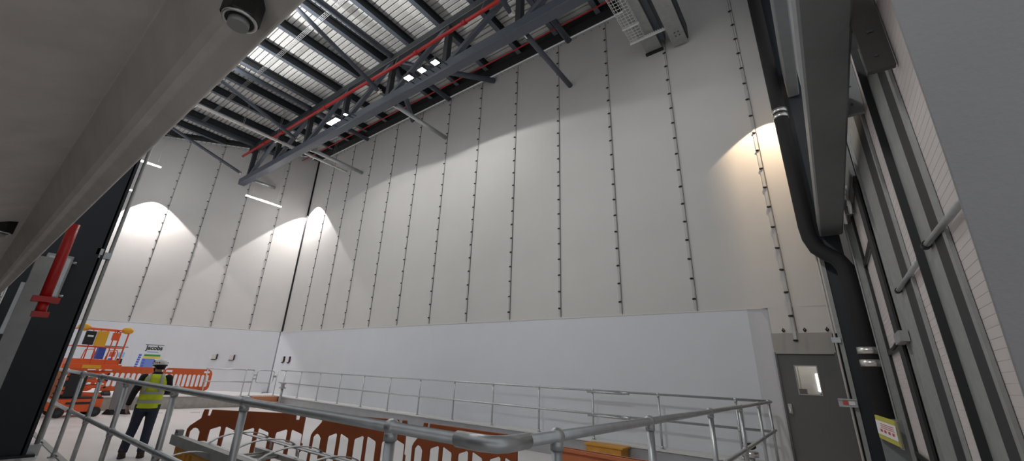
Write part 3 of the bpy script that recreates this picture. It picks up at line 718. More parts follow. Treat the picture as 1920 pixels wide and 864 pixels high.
def wall_text(txt,size,u,z,parent,m,name='lettering',off=.010):
    me=text_mesh(txt,size,name); me.materials.clear(); me.materials.append(M[m])
    o=bpy.data.objects.new(name,me); COL.objects.link(o)
    d=-U; mx=Matrix(((d.x,0,N.x,0),(d.y,0,N.y,0),(0,1,0,0),(0,0,0,1)))
    p=wall_pt(u,z,off)-ORG[parent.as_pointer()]
    me.transform(mx); o.parent=parent; o.location=p
wall_text('Jacobs',.27,5.46,Z(.40),js,'ink')
slab(MB(),5.72,5.25,Z(.285),Z(.305),.008,.011).build('subtitle_line','sblue',js)
slab(MB(),5.80,5.12,Z(.10),Z(.19),.008,.011).build('green_row','green',js)
slab(MB(),5.82,5.10,Z(-.0),Z(.09),.008,.011).build('yellow_row','syellow',js)
slab(MB(),5.84,5.3,Z(-.5),Z(-.01),.008,.011).build('blue_panel','sblue2',js)
k=MB()
for i in range(6): slab(k,6.02+.01*i,5.90+.01*i,Z(.1-.105*i),Z(.18-.105*i),.008,.011)
for i in range(3): slab(k,5.80,5.70,Z(-.12-.13*i),Z(-.04-.13*i),.011,.013)
k.build('symbol_column','sblue',js)
s2=thing('wall_sign',wall_pt(6.9,Z(-.3)),'white notice with red and blue squares on the end wall behind the lift platform','sign')
slab(MB(),7.75,6.35,Z(-.62),Z(.62),.001,.008).build('board','white',s2)
slab(MB(),7.6,6.55,Z(.44),Z(.475),.008,.012).build('rule','ink',s2)
slab(MB(),6.86,6.60,Z(.0),Z(.22),.008,.012).build('blue_square','lblue',s2)
slab(MB(),7.22,6.98,Z(.0),Z(.22),.008,.012).build('red_square','sred',s2)
slab(MB(),6.86,6.62,Z(-.30),Z(-.07),.008,.012).build('dark_square','ink',s2)
slab(MB(),7.22,7.02,Z(-.30),Z(-.07),.008,.012).build('dark_square','sblue',s2)
def switch(u,lab,pm,th=.06):
    t=thing('wall_plate',wall_pt(u,Z(.2)),lab,'wall plate','pairs of switch plates')
    slab(MB(),u+.09,u-.09,Z(.12),Z(.34),.0,th).build('plate','conduit',t)
    slab(MB(),u-.09,u-.14,Z(.12),Z(.36),.0,th+.005).build('side_strip',pm,t)
    slab(MB(),u+.10,u-.09,Z(.085),Z(.12),.0,th+.005).build('bottom_strip',pm,t)
switch(2.80,'small switch plate on the end wall, left one of the pair by the corner','ink')
switch(2.03,'small switch plate with a purple edge on the end wall, right one of the pair','purple')
for x,lab,pm in ((-21.3,'small switch plate on the long wall nearest the corner','ink'),(-20.75,'dark edged switch plate on the long wall, second from the corner','purple')):
    t=thing('wall_plate',(x,WY-.09,Z(.15)),lab,'wall plate','pairs of switch plates')
    MB().box(x-.12,x+.06,WY-.14,WY-.085,Z(.14),Z(.38)).build('plate','conduit',t)
    MB().box(x+.06,x+.14,WY-.145,WY-.085,Z(.14),Z(.40)).build('side_strip',pm,t)
    MB().box(x-.08,x+.06,WY-.145,WY-.085,Z(.09),Z(.14)).build('bottom_strip',pm,t)

# ------------------------------------------------------------------ chapter-8 style barriers
def rounded(x0,x1,z0,z1,pk,side):     # slot with a sloping top; pk = peak side
    return None
def slot_poly(cx,w,z0,z1,slope):
    a,b_=cx-w/2,cx+w/2; c=.03
    if slope>0: return [(a,z0+c),(a+c,z0),(b_-c,z0),(b_,z0+c),(b_,z1-.02),(b_-.02,z1),(a+.01,z1-.055),(a,z1-.08)]
    if slope<0: return [(a,z0+c),(a+c,z0),(b_-c,z0),(b_,z0+c),(b_,z1-.08),(b_-.01,z1-.055),(a+.02,z1),(a,z1-.02)]
    return [(a,z0+c),(a+c,z0),(b_-c,z0),(b_,z0+c),(b_,z1-.06),(b_-.04,z1-.015),(cx,z1),(a+.04,z1-.015),(a,z1-.06)]
def hoarding(p,q,label,m,group,zt=1.0):
    p,q=Vector((*p,0)),Vector((*q,0)); L=(q-p).length; c=(p+q)/2
    t=thing('traffic_barrier',(0,0,0),label,'barrier',group)
    h=L/2; f_=L/2.0
    poly=[(-h,.06),(-h,.74),(-h+.03,.79),(-h+.19*f_,zt-.13),(-h+.20*f_,zt-.04),(-h+.21*f_,zt),(-h+.27*f_,zt),(-h+.275*f_,zt-.09),(-h+.33*f_,zt-.09),(-h+.345*f_,zt),
          (h-.20*f_,zt),(h-.19*f_,zt-.09),(h-.125*f_,zt-.09),(h-.12*f_,zt),(h-.04*f_,zt),(h-.03*f_,zt-.03),(h-.03*f_,.62),(h+.0,.60),(h+.0,.50),(h-.03*f_,.48),(h-.03*f_,.06)]
    holes=[slot_poly(-h+.135*f_,.185*f_,.14,.765,0)]
    for k in range(3):
        cx=-h+(.60+.57*k)*f_
        holes.append(slot_poly(cx-.130*f_,.200*f_,.14,.80,1)); holes.append(slot_poly(cx+.130*f_,.200*f_,.14,.80,-1))
    MB().prism(poly,lambda x,z:Vector((x,-.018,z)),lambda x,z:Vector((x,.018,z)),holes).build('panel',m,t,bevel=.006)
    for s_ in (-1,1):
        MB().prism([(-.32,0),(.32,0),(.30,.05),(.08,.09),(-.08,.09),(-.30,.05)],lambda y,z:Vector((s_*(h-.45)-.10,y,z)),lambda y,z:Vector((s_*(h-.45)+.10,y,z))).build('foot','rubber',t)
    t.location=c; t.rotation_euler=(0,0,math.atan2((q-p).y,(q-p).x))
    return t
G1='row of shade-darkened slotted barriers'
hoarding((-8.36,2.79),(-6.90,3.96),'shade-darkened orange slotted barrier nearest the worker, left one of the row','brown',G1,1.035)
hoarding((-6.80,4.03),(-5.20,4.63),'shade-darkened orange slotted barrier in the middle of the row','brown',G1,1.065)
hoarding((-5.08,4.65),(-3.26,4.76),'shade-darkened orange slotted barrier at the right end of the row, under the rail corner','brown',G1,1.065)
G2='traffic barriers'
hb=thing('traffic_barrier',(0,0,0),'pale orange solid topped barrier at the right behind the near railing post','barrier',G2)
h=.84
MB().prism([(-h,.05),(-h,.72),(-h+.10,1.0),(h,1.0),(h,.05)],lambda x,z:Vector((x,-.03,z)),lambda x,z:Vector((x,.03,z)),[slot_poly(-h+.3+.24*k,.13,.12,.62,0) for k in range(6)]).build('panel','pale',hb,bevel=.01)
MB().box(-h+.1,h,-.055,.055,.965,1.0).box(-h+.14,h-.1,-.045,.045,.66,.70).build('top_ledge','pale',hb)
for s_ in (-1,1): MB().prism([(-.3,0),(.3,0),(.28,.05),(-.28,.05)],lambda y,z:Vector((s_*.6-.1,y,z)),lambda y,z:Vector((s_*.6+.1,y,z))).build('foot','rubber',hb)
hb.location=(-2.02,4.83,0); hb.rotation_euler=(0,0,-.05)
# yellow ochre box at the far upstand
yb_=thing('storage_box',(-4.25,9.7,0),'ochre yellow box against the far grey upstand','box')
MB().box(-4.66,-3.85,9.45,9.88,.001,.40).build('body','ochre',yb_,bevel=.01); MB().box(-4.72,-3.80,9.42,9.885,.40,.43).build('lid','ochre',yb_)

# pedestrian barriers on the end ledge
def pedbar(c,ang,L,label,z0=LZ,H=1.0):
    t=thing('pedestrian_barrier',(0,0,0),label,'barrier','orange pedestrian barriers before the end wall')
    h=L/2; rr=.10
    poly=[(-h,.30),(-h+.04,.20),(-h+.14,.14),(h-.14,.14),(h-.04,.20),(h,.30),(h,H-.18),(h-.05,H-.07),(h-.16,H),(-h+.16,H),(-h+.05,H-.07),(-h,H-.18)]
    holes=[]
    n=max(4,int(L/.17)); w=(L-.16)/n
    for k in range(n):
        a=-h+.08+w*k+.022; b_=a+w-.044; holes.append([(a,.33),(a+.03,.30),(b_-.03,.30),(b_,.33),(b_,H-.27),(b_-.03,H-.23),(a+.03,H-.23),(a,H-.27)])
    for s_ in (-1,1):
        x0,x1=sorted((s_*(h-.10),s_*(h-.32))); holes.append([(x0,H-.16),(x1,H-.16),(x1,H-.08),(x0,H-.08)])
    MB().prism(poly,lambda x,z:Vector((x,-.025,z)),lambda x,z:Vector((x,.025,z)),holes).build('panel','orange',t)
    for s_ in (-1,1): MB().prism([(-.28,0),(.28,0),(.25,.07),(.06,.15),(-.06,.15),(-.25,.07)],lambda y,z:Vector((s_*(h-.35)-.09,y,z)),lambda y,z:Vector((s_*(h-.35)+.09,y,z))).build('foot','rubber',t)
    t.location=(c[0],c[1],z0); t.rotation_euler=(0,0,ang); return t
pa=math.atan2(U.y,U.x)+PI
pedbar((-21.25,6.55),math.radians(86),1.75,'orange slotted pedestrian barrier before the end wall, to the right of the worker')
pedbar((-21.1,4.75),math.radians(93),2.0,'orange slotted pedestrian barrier before the end wall, between the lift and the worker')
pedbar((-21.0,2.7),math.radians(90),2.0,'orange slotted pedestrian barrier before the end wall, behind the lift')
# grey board leaning beside lift
gb=thing('leaning_board',(-18.9,4.15,0),'grey board standing on black feet beside the lift','board')
MB().bar((-18.80,4.16,.16),(-18.90,4.14,1.0),.56,.05,(1,0,0)).build('board','greyboard',gb)
for y_ in (4.02,4.40): MB().prism([(-.32,0),(.32,0),(.08,.16),(-.08,.16)],lambda x,z:Vector((-18.9+x*.5,y_-.14+x*.3,z)),lambda x,z:Vector((-18.9+x*.5,y_-.02+x*.3,z))).build('foot','rubber',gb)
# stack of black cases at far left
stk=[]
for i in range(4):
    bx=MB().box(-20.15,-19.6,1.75,2.35,.001+.31*i,.30+.31*i)
    o=bx.build('storage_case','black',None,bevel=.015); tag(o,['black case at the foot of the stack beside the left column','black case second from the foot of the stack beside the left column','black case third from the foot of the stack beside the left column','black case on top of the stack beside the left column'][i],'case','stack of black cases')
    MB().box(-19.6,-19.585,1.85,2.25,.22+.31*i,.26+.31*i).build('white_strip','paper',o)
# brown timber behind lift
tb=MB().box(-20.25,-20.2,2.4,2.7,.001,1.6).build('timber_board','wood'); tag(tb,'raw timber board standing behind the lift','board')

# ------------------------------------------------------------------ scissor lift
sl_=thing('scissor_lift',(0,0,0),'orange scissor lift with yellow corner bumpers, folded down','scissor lift')
P=sl_
MB().box(-.56,.56,-.36,.36,.14,.52).build('chassis','lift',P,bevel=.02)
MB().box(-.54,.54,-.37,.37,.52,.55).build('chassis_tray','black',P)
MB().box(-.30,.32,-.375,-.36,.36,.42).build('chassis_slot','black',P)
for sx in (-.42,.42):
    for sy in (-.40,.40):
        w=MB().tube((sx,sy-.06,.14),(sx,sy+.06,.14),.14,20).build('wheel','rubber',P)
        MB().tube((sx,sy-.065,.14),(sx,sy+.065,.14),.06,14).build('hub','steeldark',w)
for i in range(4):
    z_=.64+.20*i
    for sy in (-.24,.24):
        s_=1 if i%2 else -1
        MB().bar((-.52,sy,z_-.04*s_),(.52,sy,z_+.04*s_),.05,.09,ch=.008).build('scissor_arm','lift',P)
    MB().tube((-.50,-.28,z_),(-.50,.28,z_),.03,10).tube((.50,-.28,z_),(.50,.28,z_),.03,10).build('pivot_pin','black',P)
MB().bar((-.2,.0,.62),(.22,0,1.2),.09,.09).build('hydraulic_ram','galv',P)
MB().box(-.42,.0,-.31,.31,.57,1.30).build('scissor_cover','rubber',P)
MB().box(-.70,.72,-.40,.40,1.38,1.53).build('platform_deck','lift',P,bevel=.01)
MB().box(-.25,.20,-.41,-.38,1.40,1.50).build('deck_label','yellow',P)
ZP=1.53
for sy in (-.38,.38):
    g=MB(); g.path([(-.58,sy,ZP),(-.60,sy,ZP+1.0),(-.54,sy,ZP+1.07),(.56,sy,ZP+1.07),(.62,sy,ZP+1.0),(.60,sy,ZP)],.022,10)
    g.tube((-.58,sy,ZP+.52),(.60,sy,ZP+.52),.018,8)
    for x in (-.10,.26): g.tube((x,sy,ZP),(x,sy,ZP+1.07),.017,8)
    g.box(-.60,.62,sy-.012,sy+.012,ZP,ZP+.14)
    g.build('guardrail','lift',P)
for sx in (-.59,.61):
    MB().tube((sx,-.38,ZP+1.04),(sx,.38,ZP+1.04),.02,8).tube((sx,-.38,ZP+.52),(sx,.38,ZP+.52),.018,8).box(sx-.012,sx+.012,-.38,.38,ZP,ZP+.14).build('end_rail','lift',P)
for sx in (-.52,.58): MB().ball((sx,-.34,ZP+1.08),.125,16,(1.3,.7,.9)).build('corner_bumper','yellow',P)
MB().box(-.46,-.20,-.46,-.40,ZP+.56,ZP+.98).build('document_box','black',P,bevel=.02)
MB().box(-.40,-.26,-.465,-.46,ZP+.80,ZP+.85).build('box_label','paper',P)
MB().box(-.18,.10,-.44,-.40,ZP+.54,ZP+1.0).build('notice_panel','yellow',P)
cbx=MB().box(.20,.38,-.49,-.40,ZP+.74,ZP+.98).build('control_box','lift',P,bevel=.02); MB().tube((.29,-.45,ZP+.98),(.31,-.47,ZP+1.05),.016,8).build('joystick','black',cbx)
for x0 in (-.35,.22): MB().path([(x0,-.41,ZP+.15),(x0+.03,-.41,ZP+.42),(x0+.24,-.41,ZP+.44),(x0+.28,-.41,ZP+.34),(x0+.27,-.41,ZP+.15)],.015,8).build('grab_hoop','lift',P)
MB().box(.02,.20,-.30,-.1,ZP+.15,ZP+.5).build('blue_bag','sblue',P)
sl_.location=(-18.8,3.02,0); sl_.rotation_euler=(0,0,math.radians(95))

# ------------------------------------------------------------------ cage ladder pile in front of the barriers
ld=thing('cage_ladder',(-4.6,2.4,Z(-.97)),'galvanised cage ladder with safety hoops lying behind the near railing','ladder')
for y_ in (2.12,2.70): MB().box(-5.7,-2.9,y_-.03,y_+.03,Z(-1.0),Z(-.95)).build('stile','galv',ld)
for k in range(8): MB().tube((-5.45+.33*k,2.12,Z(-.975)),(-5.45+.33*k,2.70,Z(-.975)),.012,8).build('rung','galv',ld)
def hoop(x,yc,hw,zb0,h,par):
    pts=[Vector((x+.03*math.sin(PI*j/16),yc-hw*math.cos(PI*j/16),Z(zb0)+h*math.sin(PI*j/16)**.8)) for j in range(17)]
    pt=MB()
    for p_,q_ in zip(pts,pts[1:]):
        d_=(q_-p_); pt.bar(p_-d_*.06,q_+d_*.06,.045,.008,(0,0,1) if abs(d_.z)<abs(d_.y) else (0,-1,0))
    pt.build('safety_hoop','galv',par)
for x in (-5.55,-4.92,-4.35,-3.70,-3.1): hoop(x,2.41,.37,-.95,.20,ld)
for y_,z_ in ((2.09,-.845),(2.42,-.762),(2.70,-.83)): MB().box(-5.75,-2.85,y_-.022,y_+.022,Z(z_)-.004,Z(z_)+.004).build('strap','galv',ld)
sc_=thing('steel_channel',(-5.0,2.0,Z(-.93)),'long dull grey steel channel with an end bracket lying beside the cage ladder','channel')
MB().prism([(-.035,-.05),(.035,-.05),(.035,-.035),(-.02,-.035),(-.02,.035),(.035,.035),(.035,.05),(-.035,.05)],lambda y,z:Vector((-6.34,2.0+y,Z(-.88)+z)),lambda y,z:Vector((-3.2,2.0+y,Z(-.88)+z))).build('profile','galvdull',sc_)
MB().box(-6.30,-6.20,1.98,2.04,Z(-.83),Z(-.815)).box(-6.30,-6.285,1.98,2.04,Z(-.815),Z(-.785)).box(-6.215,-6.20,1.98,2.04,Z(-.815),Z(-.785)).box(-6.30,-6.20,1.98,2.04,Z(-.785),Z(-.775)).build('end_bracket','galvdull',sc_)
hoop(-5.15,1.78,.30,-1.06,.22,sc_)
tre=thing('trestle',(-5.4,2.0,0),'ochre slatted plastic barrier under the steel channel','barrier')
zt_=Z(-.935)
MB().prism([(-6.16,.02),(-4.3,.02),(-4.3,zt_),(-6.16,zt_)],lambda x,z:Vector((x,1.98,z)),lambda x,z:Vector((x,2.03,z)),[[(-6.10+.14*k,.1),(-6.02+.14*k,.1),(-6.02+.14*k,zt_-.03),(-6.10+.14*k,zt_-.03)] for k in range(4)]).build('panel','ochre',tre)
for x in (-5.9,-4.6): MB().box(x-.1,x+.1,1.72,2.29,.001,.04).build('foot','rubber',tre)
for x in (-5.5,-3.0):
    st=MB().box(x-.04,x+.04,2.08,2.74,.001,.06).box(x-.03,x+.03,2.10,2.16,.06,Z(-1.0)).box(x-.03,x+.03,2.66,2.72,.06,Z(-1.0)).box(x-.04,x+.04,2.08,2.74,Z(-1.04),Z(-1.002)).build('support_stand','galvdull')
    tag(st,'grey stand under the %s of the cage ladder'%('left end' if x<-4 else 'right end'),'stand')
pk=MB().bar((-9.6,2.7,.02),(-7.2,2.05,.02),.20,.03).build('floor_plank','galvdull'); tag(pk,'grey metal plank lying on the floor beside the worker','plank')
# dark expansion slots in the floor
for x0,y0,x1,y1,lab in ((-18.73,6.19,-18.62,6.46,'short dark slot in the pale floor, right of the worker'),(-18.93,5.21,-18.86,5.39,'short dark slot in the pale floor, directly beside the worker')):
    o=MB().bar((x0,y0,.002),(x1,y1,.002),.05,.004).build('floor_slot','black'); tag(o,lab,'floor slot','dark slots in the hall floor')
# valve assembly at far right of the ledge
va=thing('valve',(-1.47,9.9,LZ),'black and steel valve on the ledge behind the right railing corner','valve')
MB().tube((-1.47,9.80,LZ-.2),(-1.47,9.80,Z(-1.15)),.06,14).build('pipe','galvdull',va)
MB().tube((-1.60,9.80,Z(-1.17)),(-1.34,9.80,Z(-1.17)),.05,12).tube((-1.47,9.80,Z(-1.22)),(-1.47,9.80,Z(-1.12)),.11,14).build('body','silver',va)
MB().ball((-1.46,9.80,Z(-1.04)),.10,14,(1,.8,.6)).path([(-1.55,9.8,Z(-1.03)),(-1.58,9.8,Z(-.98))],.02,8).build('actuator','black',va)

# ------------------------------------------------------------------ worker
def ell(c,rx,ry,n=18,yaw=0,tilt=0):
    c=Vector(c); out=[]
    for k in range(n):
        t=2*PI*k/n; x,y=rx*math.cos(t),ry*math.sin(t)
        out.append(c+Vector((x*math.cos(yaw)-y*math.sin(yaw),x*math.sin(yaw)+y*math.cos(yaw),x*tilt)))
    return out
def limb(pts,rs,n=14,sub=5):
    pts=[Vector(p) for p in pts]; P_=[];R_=[]
    for i in range(len(pts)-1):
        for k in range(sub):
            t=k/sub; P_.append(pts[i]+(pts[i+1]-pts[i])*t); R_.append(rs[i]+(rs[i+1]-rs[i])*t)
    P_.append(pts[-1]); R_.append(rs[-1])
    # smooth centre line
    for _ in range(2): P_=[P_[0]]+[(P_[i-1]+P_[i]*2+P_[i+1])/4 for i in range(1,len(P_)-1)]+[P_[-1]]
    return P_,R_
def remesh(mb_list,name,m,parent,vox,sm=4):
    mm=MB()
    for b_ in mb_list: mm.add(b_.v,b_.f,True)
    o=mm.build(name,m,parent)
    md=o.modifiers.new('r','REMESH'); md.mode='VOXEL'; md.voxel_size=vox; md.use_smooth_shade=True
    s_=o.modifiers.new('s','SMOOTH'); s_.factor=.5; s_.iterations=sm
    dg=bpy.context.evaluated_depsgraph_get(); me=bpy.data.meshes.new_from_object(o.evaluated_get(dg))
    o.modifiers.clear(); o.data=me
    for p in me.polygons: p.use_smooth=True
    return o
wk=thing('person',(0,0,0),'worker in a yellow hi-vis vest and white helmet standing with his back turned','person')
# local frame: faces +y, x to his right; weight on both legs, head turned to his left
sh=1.46; hipz=.93
Lhip,Rhip=(-.095,.0,hipz),(.095,.0,hipz)
Lk,Rk=(-.125,.045,.50),(.105,.03,.50); La,Ra=(-.165,-.02,.085),(.115,-.03,.085)
Lsh,Rsh=(-.195,-.01,sh-.05),(.195,-.01,sh-.05)
Le,Re=(-.275,-.05,1.14),(.26,.06,1.16); Lw,Rw=(-.315,.03,.90),(.13,.24,1.12)
body=[]
tors=MB().loft([ell((0,0,.86),.155,.115),ell((0,-.01,.95),.168,.125),ell((0,.0,1.06),.152,.108),ell((0,.005,1.18),.160,.112),ell((0,-.01,1.32),.178,.118),ell((0,-.012,1.41),.165,.10),ell((0,-.005,1.47),.10,.075),ell((0,.0,1.50),.06,.06)])
body.append(tors)
neck=MB(); P_,R_=limb([(0,-.01,1.44),(-.008,.012,1.58)],[.062,.056]); neck.path(P_,R_,14); body.append(neck)
HC=Vector((-.012,.035,1.645))
hy=math.radians(50)       # head turn to the left
hd_=MB().ball((0,0,0),.1,20,(.76,.98,1.10)).ball((0,.035,-.055),.062,14,(.85,1,.85)).ball((0,.102,-.018),.017,10,(.8,1.2,1.3)).ball((.074,-.005,-.012),.026,10,(.35,.8,1.1)).ball((-.074,-.005,-.012),.026,10,(.35,.8,1.1)).box(-.022,.022,.088,.096,-.066,-.058).ball((-.03,.082,.012),.014,8).ball((.03,.082,.012),.014,8)
hd_.xf(Matrix.Translation(HC)@Matrix.Rotation(hy,4,'Z')@Matrix.Rotation(-.06,4,'X')); body.append(hd_)
for h_,k_,an in ((Lhip,Lk,La),(Rhip,Rk,Ra)):
    P_,R_=limb([h_,k_,(k_[0]*.45+an[0]*.55,k_[1]*.5+an[1]*.5-.02,.33),an],[.088,.058,.055,.038]); body.append(MB().path(P_,R_,14))
    f_=MB().loft([ell((an[0],an[1]-.05,.05),.036,.03),ell((an[0],an[1]+.0,.055),.042,.05),ell((an[0]+.0,an[1]+.10,.04),.044,.06),ell((an[0],an[1]+.19,.03),.03,.02)]); body.append(f_)
for s_,e_,w_ in ((Lsh,Le,Lw),(Rsh,Re,Rw)):
    P_,R_=limb([s_,e_,w_],[.056,.043,.028]); body.append(MB().path(P_,R_,14)); body.append(MB().ball(s_,.066,12))
def hand(w_,dr_,pal,side):
    w_=Vector(w_); d_=Vector(dr_).normalized(); n_=Vector(pal).normalized(); n_=(n_-d_*n_.dot(d_)).normalized(); s_=d_.cross(n_)*side
    out=[]
    def pt(a_,b_,c_): return w_+d_*a_+s_*b_+n_*c_
    pm=MB().loft([[pt(x_,.028*wd*math.cos(2*PI*k/12)+.0,.014*math.sin(2*PI*k/12)+.003) for k in range(12)] for x_,wd in ((-.02,.9),(.02,1.15),(.06,1.45),(.088,1.42))]); out.append(pm)
    for i,(off,ln) in enumerate(((.031,.070),(.011,.080),(-.010,.074),(-.030,.058))):
        out.append(MB().path([pt(.075,off,.002),(pt(.088+ln*.35,off*1.05,.006)),pt(.088+ln*.72,off*1.05,.022),pt(.088+ln*.93,off*1.05,.042)],[.0095,.009,.0085,.007],8))
    out.append(MB().path([pt(.012,.026,.006),pt(.040,.050,.014),pt(.066,.056,.026),pt(.088,.052,.036)],[.013,.011,.0095,.008],8))
    return out
body+=hand(Lw,(Lw[0]-Le[0]-.0,Lw[1]-Le[1]+.03,Lw[2]-Le[2]),(1,.25,0),1)
body+=hand(Rw,(Rw[0]-Re[0],Rw[1]-Re[1],Rw[2]-Re[2]),(-.3,-.1,-1),1)
bo=remesh(body,'body','skin',wk,.0065,3)
# clothes
jk=[]
jk.append(MB().loft([ell((0,-.0,.90),.178,.135),ell((0,-.0,1.0),.178,.135),ell((0,.0,1.18),.176,.128),ell((0,-.01,1.33),.196,.132),ell((0,-.012,1.42),.180,.112),ell((0,-.004,1.485),.095,.082),ell((0,.004,1.53),.072,.074)]))
for s_,e_,w_ in ((Lsh,Le,Lw),(Rsh,Re,Rw)):
    wv=Vector(w_)+(Vector(w_)-Vector(e_)).normalized()*-.015
    P_,R_=limb([s_,e_,tuple(wv)],[.074,.058,.044]); jk.append(MB().path(P_,R_,14)); jk.append(MB().ball(s_,.078,12))
remesh(jk,'jacket','jacket',wk,.011,3)
tr_=[MB().loft([ell((0,0,.80),.150,.125),ell((0,-.008,.90),.182,.142),ell((0,-.004,.98),.176,.134)])]
for h_,k_,an in ((Lhip,Lk,La),(Rhip,Rk,Ra)):
    P_,R_=limb([h_,k_,(k_[0]*.45+an[0]*.55,k_[1]*.5+an[1]*.5-.02,.33),(an[0],an[1]-.01,.10)],[.108,.080,.077,.072]); tr_.append(MB().path(P_,R_,16))
remesh(tr_,'trousers','jean',wk,.012,3)
vs=[MB().loft([ell((0,0,.86),.196,.150),ell((0,0,1.0),.192,.148),ell((0,.0,1.18),.190,.142),ell((0,-.01,1.32),.210,.146),ell((0,-.012,1.415),.196,.126),ell((0,-.006,1.485),.110,.092)])]
remesh(vs,'vest','hivis',wk,.011,3)
def band(z0,z1,rx,ry,name,m): 
    MB().loft([ell((0,-.003,z0),rx,ry,28),ell((0,-.003,z1),rx,ry,28)],cap=False).build(name,m,wk)
band(.955,1.01,.198,.154,'reflective_strip','refl'); band(1.115,1.17,.197,.152,'reflective_strip','refl')
for sx in (-.115,.115):
    MB().path([(sx*1.1,-.150,1.17),(sx,-.158,1.30),(sx*.95,-.135,1.42),(sx*.85,-.075,1.475),(sx*.85,.02,1.475),(sx*.95,.10,1.40)],[.030,.030,.029,.028,.028,.028],8).build('shoulder_strip','refl',wk)
for an in (La,Ra):
    MB().loft([ell((an[0],an[1]-.01,.17),.060,.068),ell((an[0],an[1]-.01,.09),.058,.07),ell((an[0],an[1]+.02,.055),.058,.11),ell((an[0],an[1]+.05,.0),.058,.15)]).build('boot','boot',wk)
    MB().loft([ell((an[0],an[1]+.05,.018),.062,.155),ell((an[0],an[1]+.05,.0),.062,.155)],cap=True).build('boot_sole','rubber',wk)
hm=Matrix.Translation(HC)@Matrix.Rotation(hy,4,'Z')@Matrix.Rotation(-.06,4,'X')
hp_=[]
rings=[]
for t_ in range(9):
    an=t_/8*PI/2; rings.append(ell((0,-.005,.018+.118*math.sin(an)),max(.106*math.cos(an),.004),max(.132*math.cos(an),.004),24))
rings=[ell((0,-.005,-.012),.103,.128,24)]+rings
he=MB().loft(rings).xf(hm).build('helmet','helmet',wk)
MB().loft([ell((0,.03,.010),.098,.125,24),ell((0,.03,.020),.098,.125,24)]).xf(hm).build('helmet_brim','helmet',he)
MB().box(-.03,.03,.11,.15,.02,.06).box(-.075,-.035,.06,.09,.07,.10).box(.035,.075,.06,.09,.07,.10).xf(hm).build('helmet_lamp_clip','black',he)
vt=MB()
for sx in (-1,1):
    for k in range(3): vt.ball((sx*.096,.03-.05*k,.055),.016,8,(.4,1.2,.7))
vt.xf(hm).build('helmet_vent','black',he)
MB().loft([ell((0,-.005,-.016),.1055,.1305,24),ell((0,-.005,.014),.108,.134,24)],cap=False).xf(hm).build('helmet_band','black',he)
MB().loft([ell((0,-.03,-.075),.070,.072,16),ell((0,-.02,-.03),.085,.092,16),ell((0,-.01,.0),.088,.10,16)]).xf(hm).build('hair','hair',wk)
MB().loft([ell((0,.05,-.115),.035,.035,14),ell((0,.045,-.085),.058,.052,14),ell((0,.035,-.045),.068,.062,14)]).xf(hm).build('beard','hair',wk)
wk.location=(-10.76,2.80,0); wk.rotation_euler=(0,0,math.atan2(2.8,-10.7)-PI/2+math.radians(-6))

# ------------------------------------------------------------------ lamps and sky
point('strip_lamp',(-24.76,3.3,Z(8.85)),45,.25,(1,.97,.95))
point('strip_lamp',(-21.95,8.0,Z(7.9)),45,.25,(1,.97,.95))
for fx_,lab,pw in ((-16.4,'unseen upward floodlight added above the near beam, towards the left',2600),(-11.6,'unseen upward floodlight added above the near beam, towards the middle',2000)):  # out of view, added to brighten the roof deck
    hf=thing('added_floodlight',(fx_,.8,Z(8.8)),lab,'floodlight')
    MB().box(fx_-.25,fx_+.25,.6,1.0,Z(8.70),Z(8.80)).build('housing','steeldark',hf); MB().tube((fx_,.56,Z(8.7)),(fx_,.56,Z(11.95)),.02,8).box(fx_-.03,fx_+.03,.54,.62,Z(8.70),Z(8.80)).build('drop_rod','galv',hf)
    spot('fill_lamp',(fx_,.8,Z(8.86)),(fx_+1.2,1.4,Z(12)),pw,118,.35,.08,(1,.99,.97))
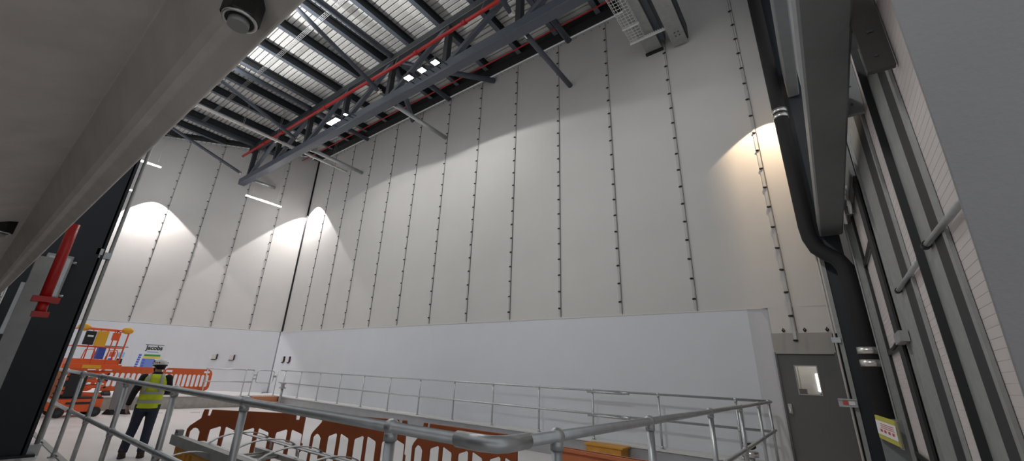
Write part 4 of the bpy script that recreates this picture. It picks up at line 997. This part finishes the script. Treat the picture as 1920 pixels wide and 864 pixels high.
hf=thing('added_floodlight',(-2.5,-2.2,Z(7.4)),'unseen fill floodlight added on a pole behind the camera','floodlight')  # out of view, added to brighten the door end and right wall
MB().box(-2.7,-2.3,-2.4,-2.2,Z(7.45),Z(7.75)).build('housing','steeldark',hf); MB().tube((-2.5,-2.3,LZ),(-2.5,-2.3,Z(7.45)),.05,10).build('pole','steel',hf)
spot('fill_lamp',(-2.5,-2.05,Z(7.4)),(-.5,10,Z(1.5)),750,75,.7,.35,(1,.985,.96))
q1=CORN+U*7.7+N*.75; spot('wall_washer',(q1.x,q1.y,Z(8.45)),(q1.x,q1.y,0),1250,98,.08,.05,(1,.93,.91))
q2=CORN+U*.10+N*1.0; spot('wall_washer',(q2.x+.2,q2.y,Z(9.05)),(q2.x+.2,q2.y,0),1250,92,.08,.05,(1,.95,.93))
wlp=thing('wall_floodlight',(.10,9.85,Z(6.62)),'small floodlight with an added shading plate, unseen behind the black downpipe','floodlight')
MB().box(.05,.17,9.72,9.78,Z(6.60),Z(6.72)).box(.12,.22,9.75,9.80,Z(6.64),Z(6.68)).build('housing','black',wlp)
MB().bar((.0,9.838,Z(6.75)),(.0,9.838,Z(5.9)),.008,.008).add([(.0,9.84,Z(6.75)),(.0,9.84,Z(5.9)),(.02,9.68,Z(5.9)),(.02,9.68,Z(6.75)),(.004,9.84,Z(6.75)),(.004,9.84,Z(5.9)),(.024,9.68,Z(5.9)),(.024,9.68,Z(6.75))],[(0,1,2,3),(7,6,5,4),(0,4,5,1),(1,5,6,2),(2,6,7,3),(3,7,4,0)]).build('shading_plate','black',wlp)  # hidden plate added to cut a straight shadow edge on the warm patch
spot('warm_lamp',(.085,9.80,Z(6.6)),(-.75,10.5,Z(2.6)),430,74,.12,.012,(1,.74,.48))
w=bpy.data.worlds.new('world'); S.world=w; w.use_nodes=True
bg=w.node_tree.nodes['Background']; bg.inputs['Color'].default_value=(.93,.96,1,1); bg.inputs['Strength'].default_value=.50
S.view_settings.view_transform='Standard'; S.view_settings.look='None'; S.view_settings.exposure=0; S.view_settings.gamma=1
S.view_settings.use_curve_mapping=False
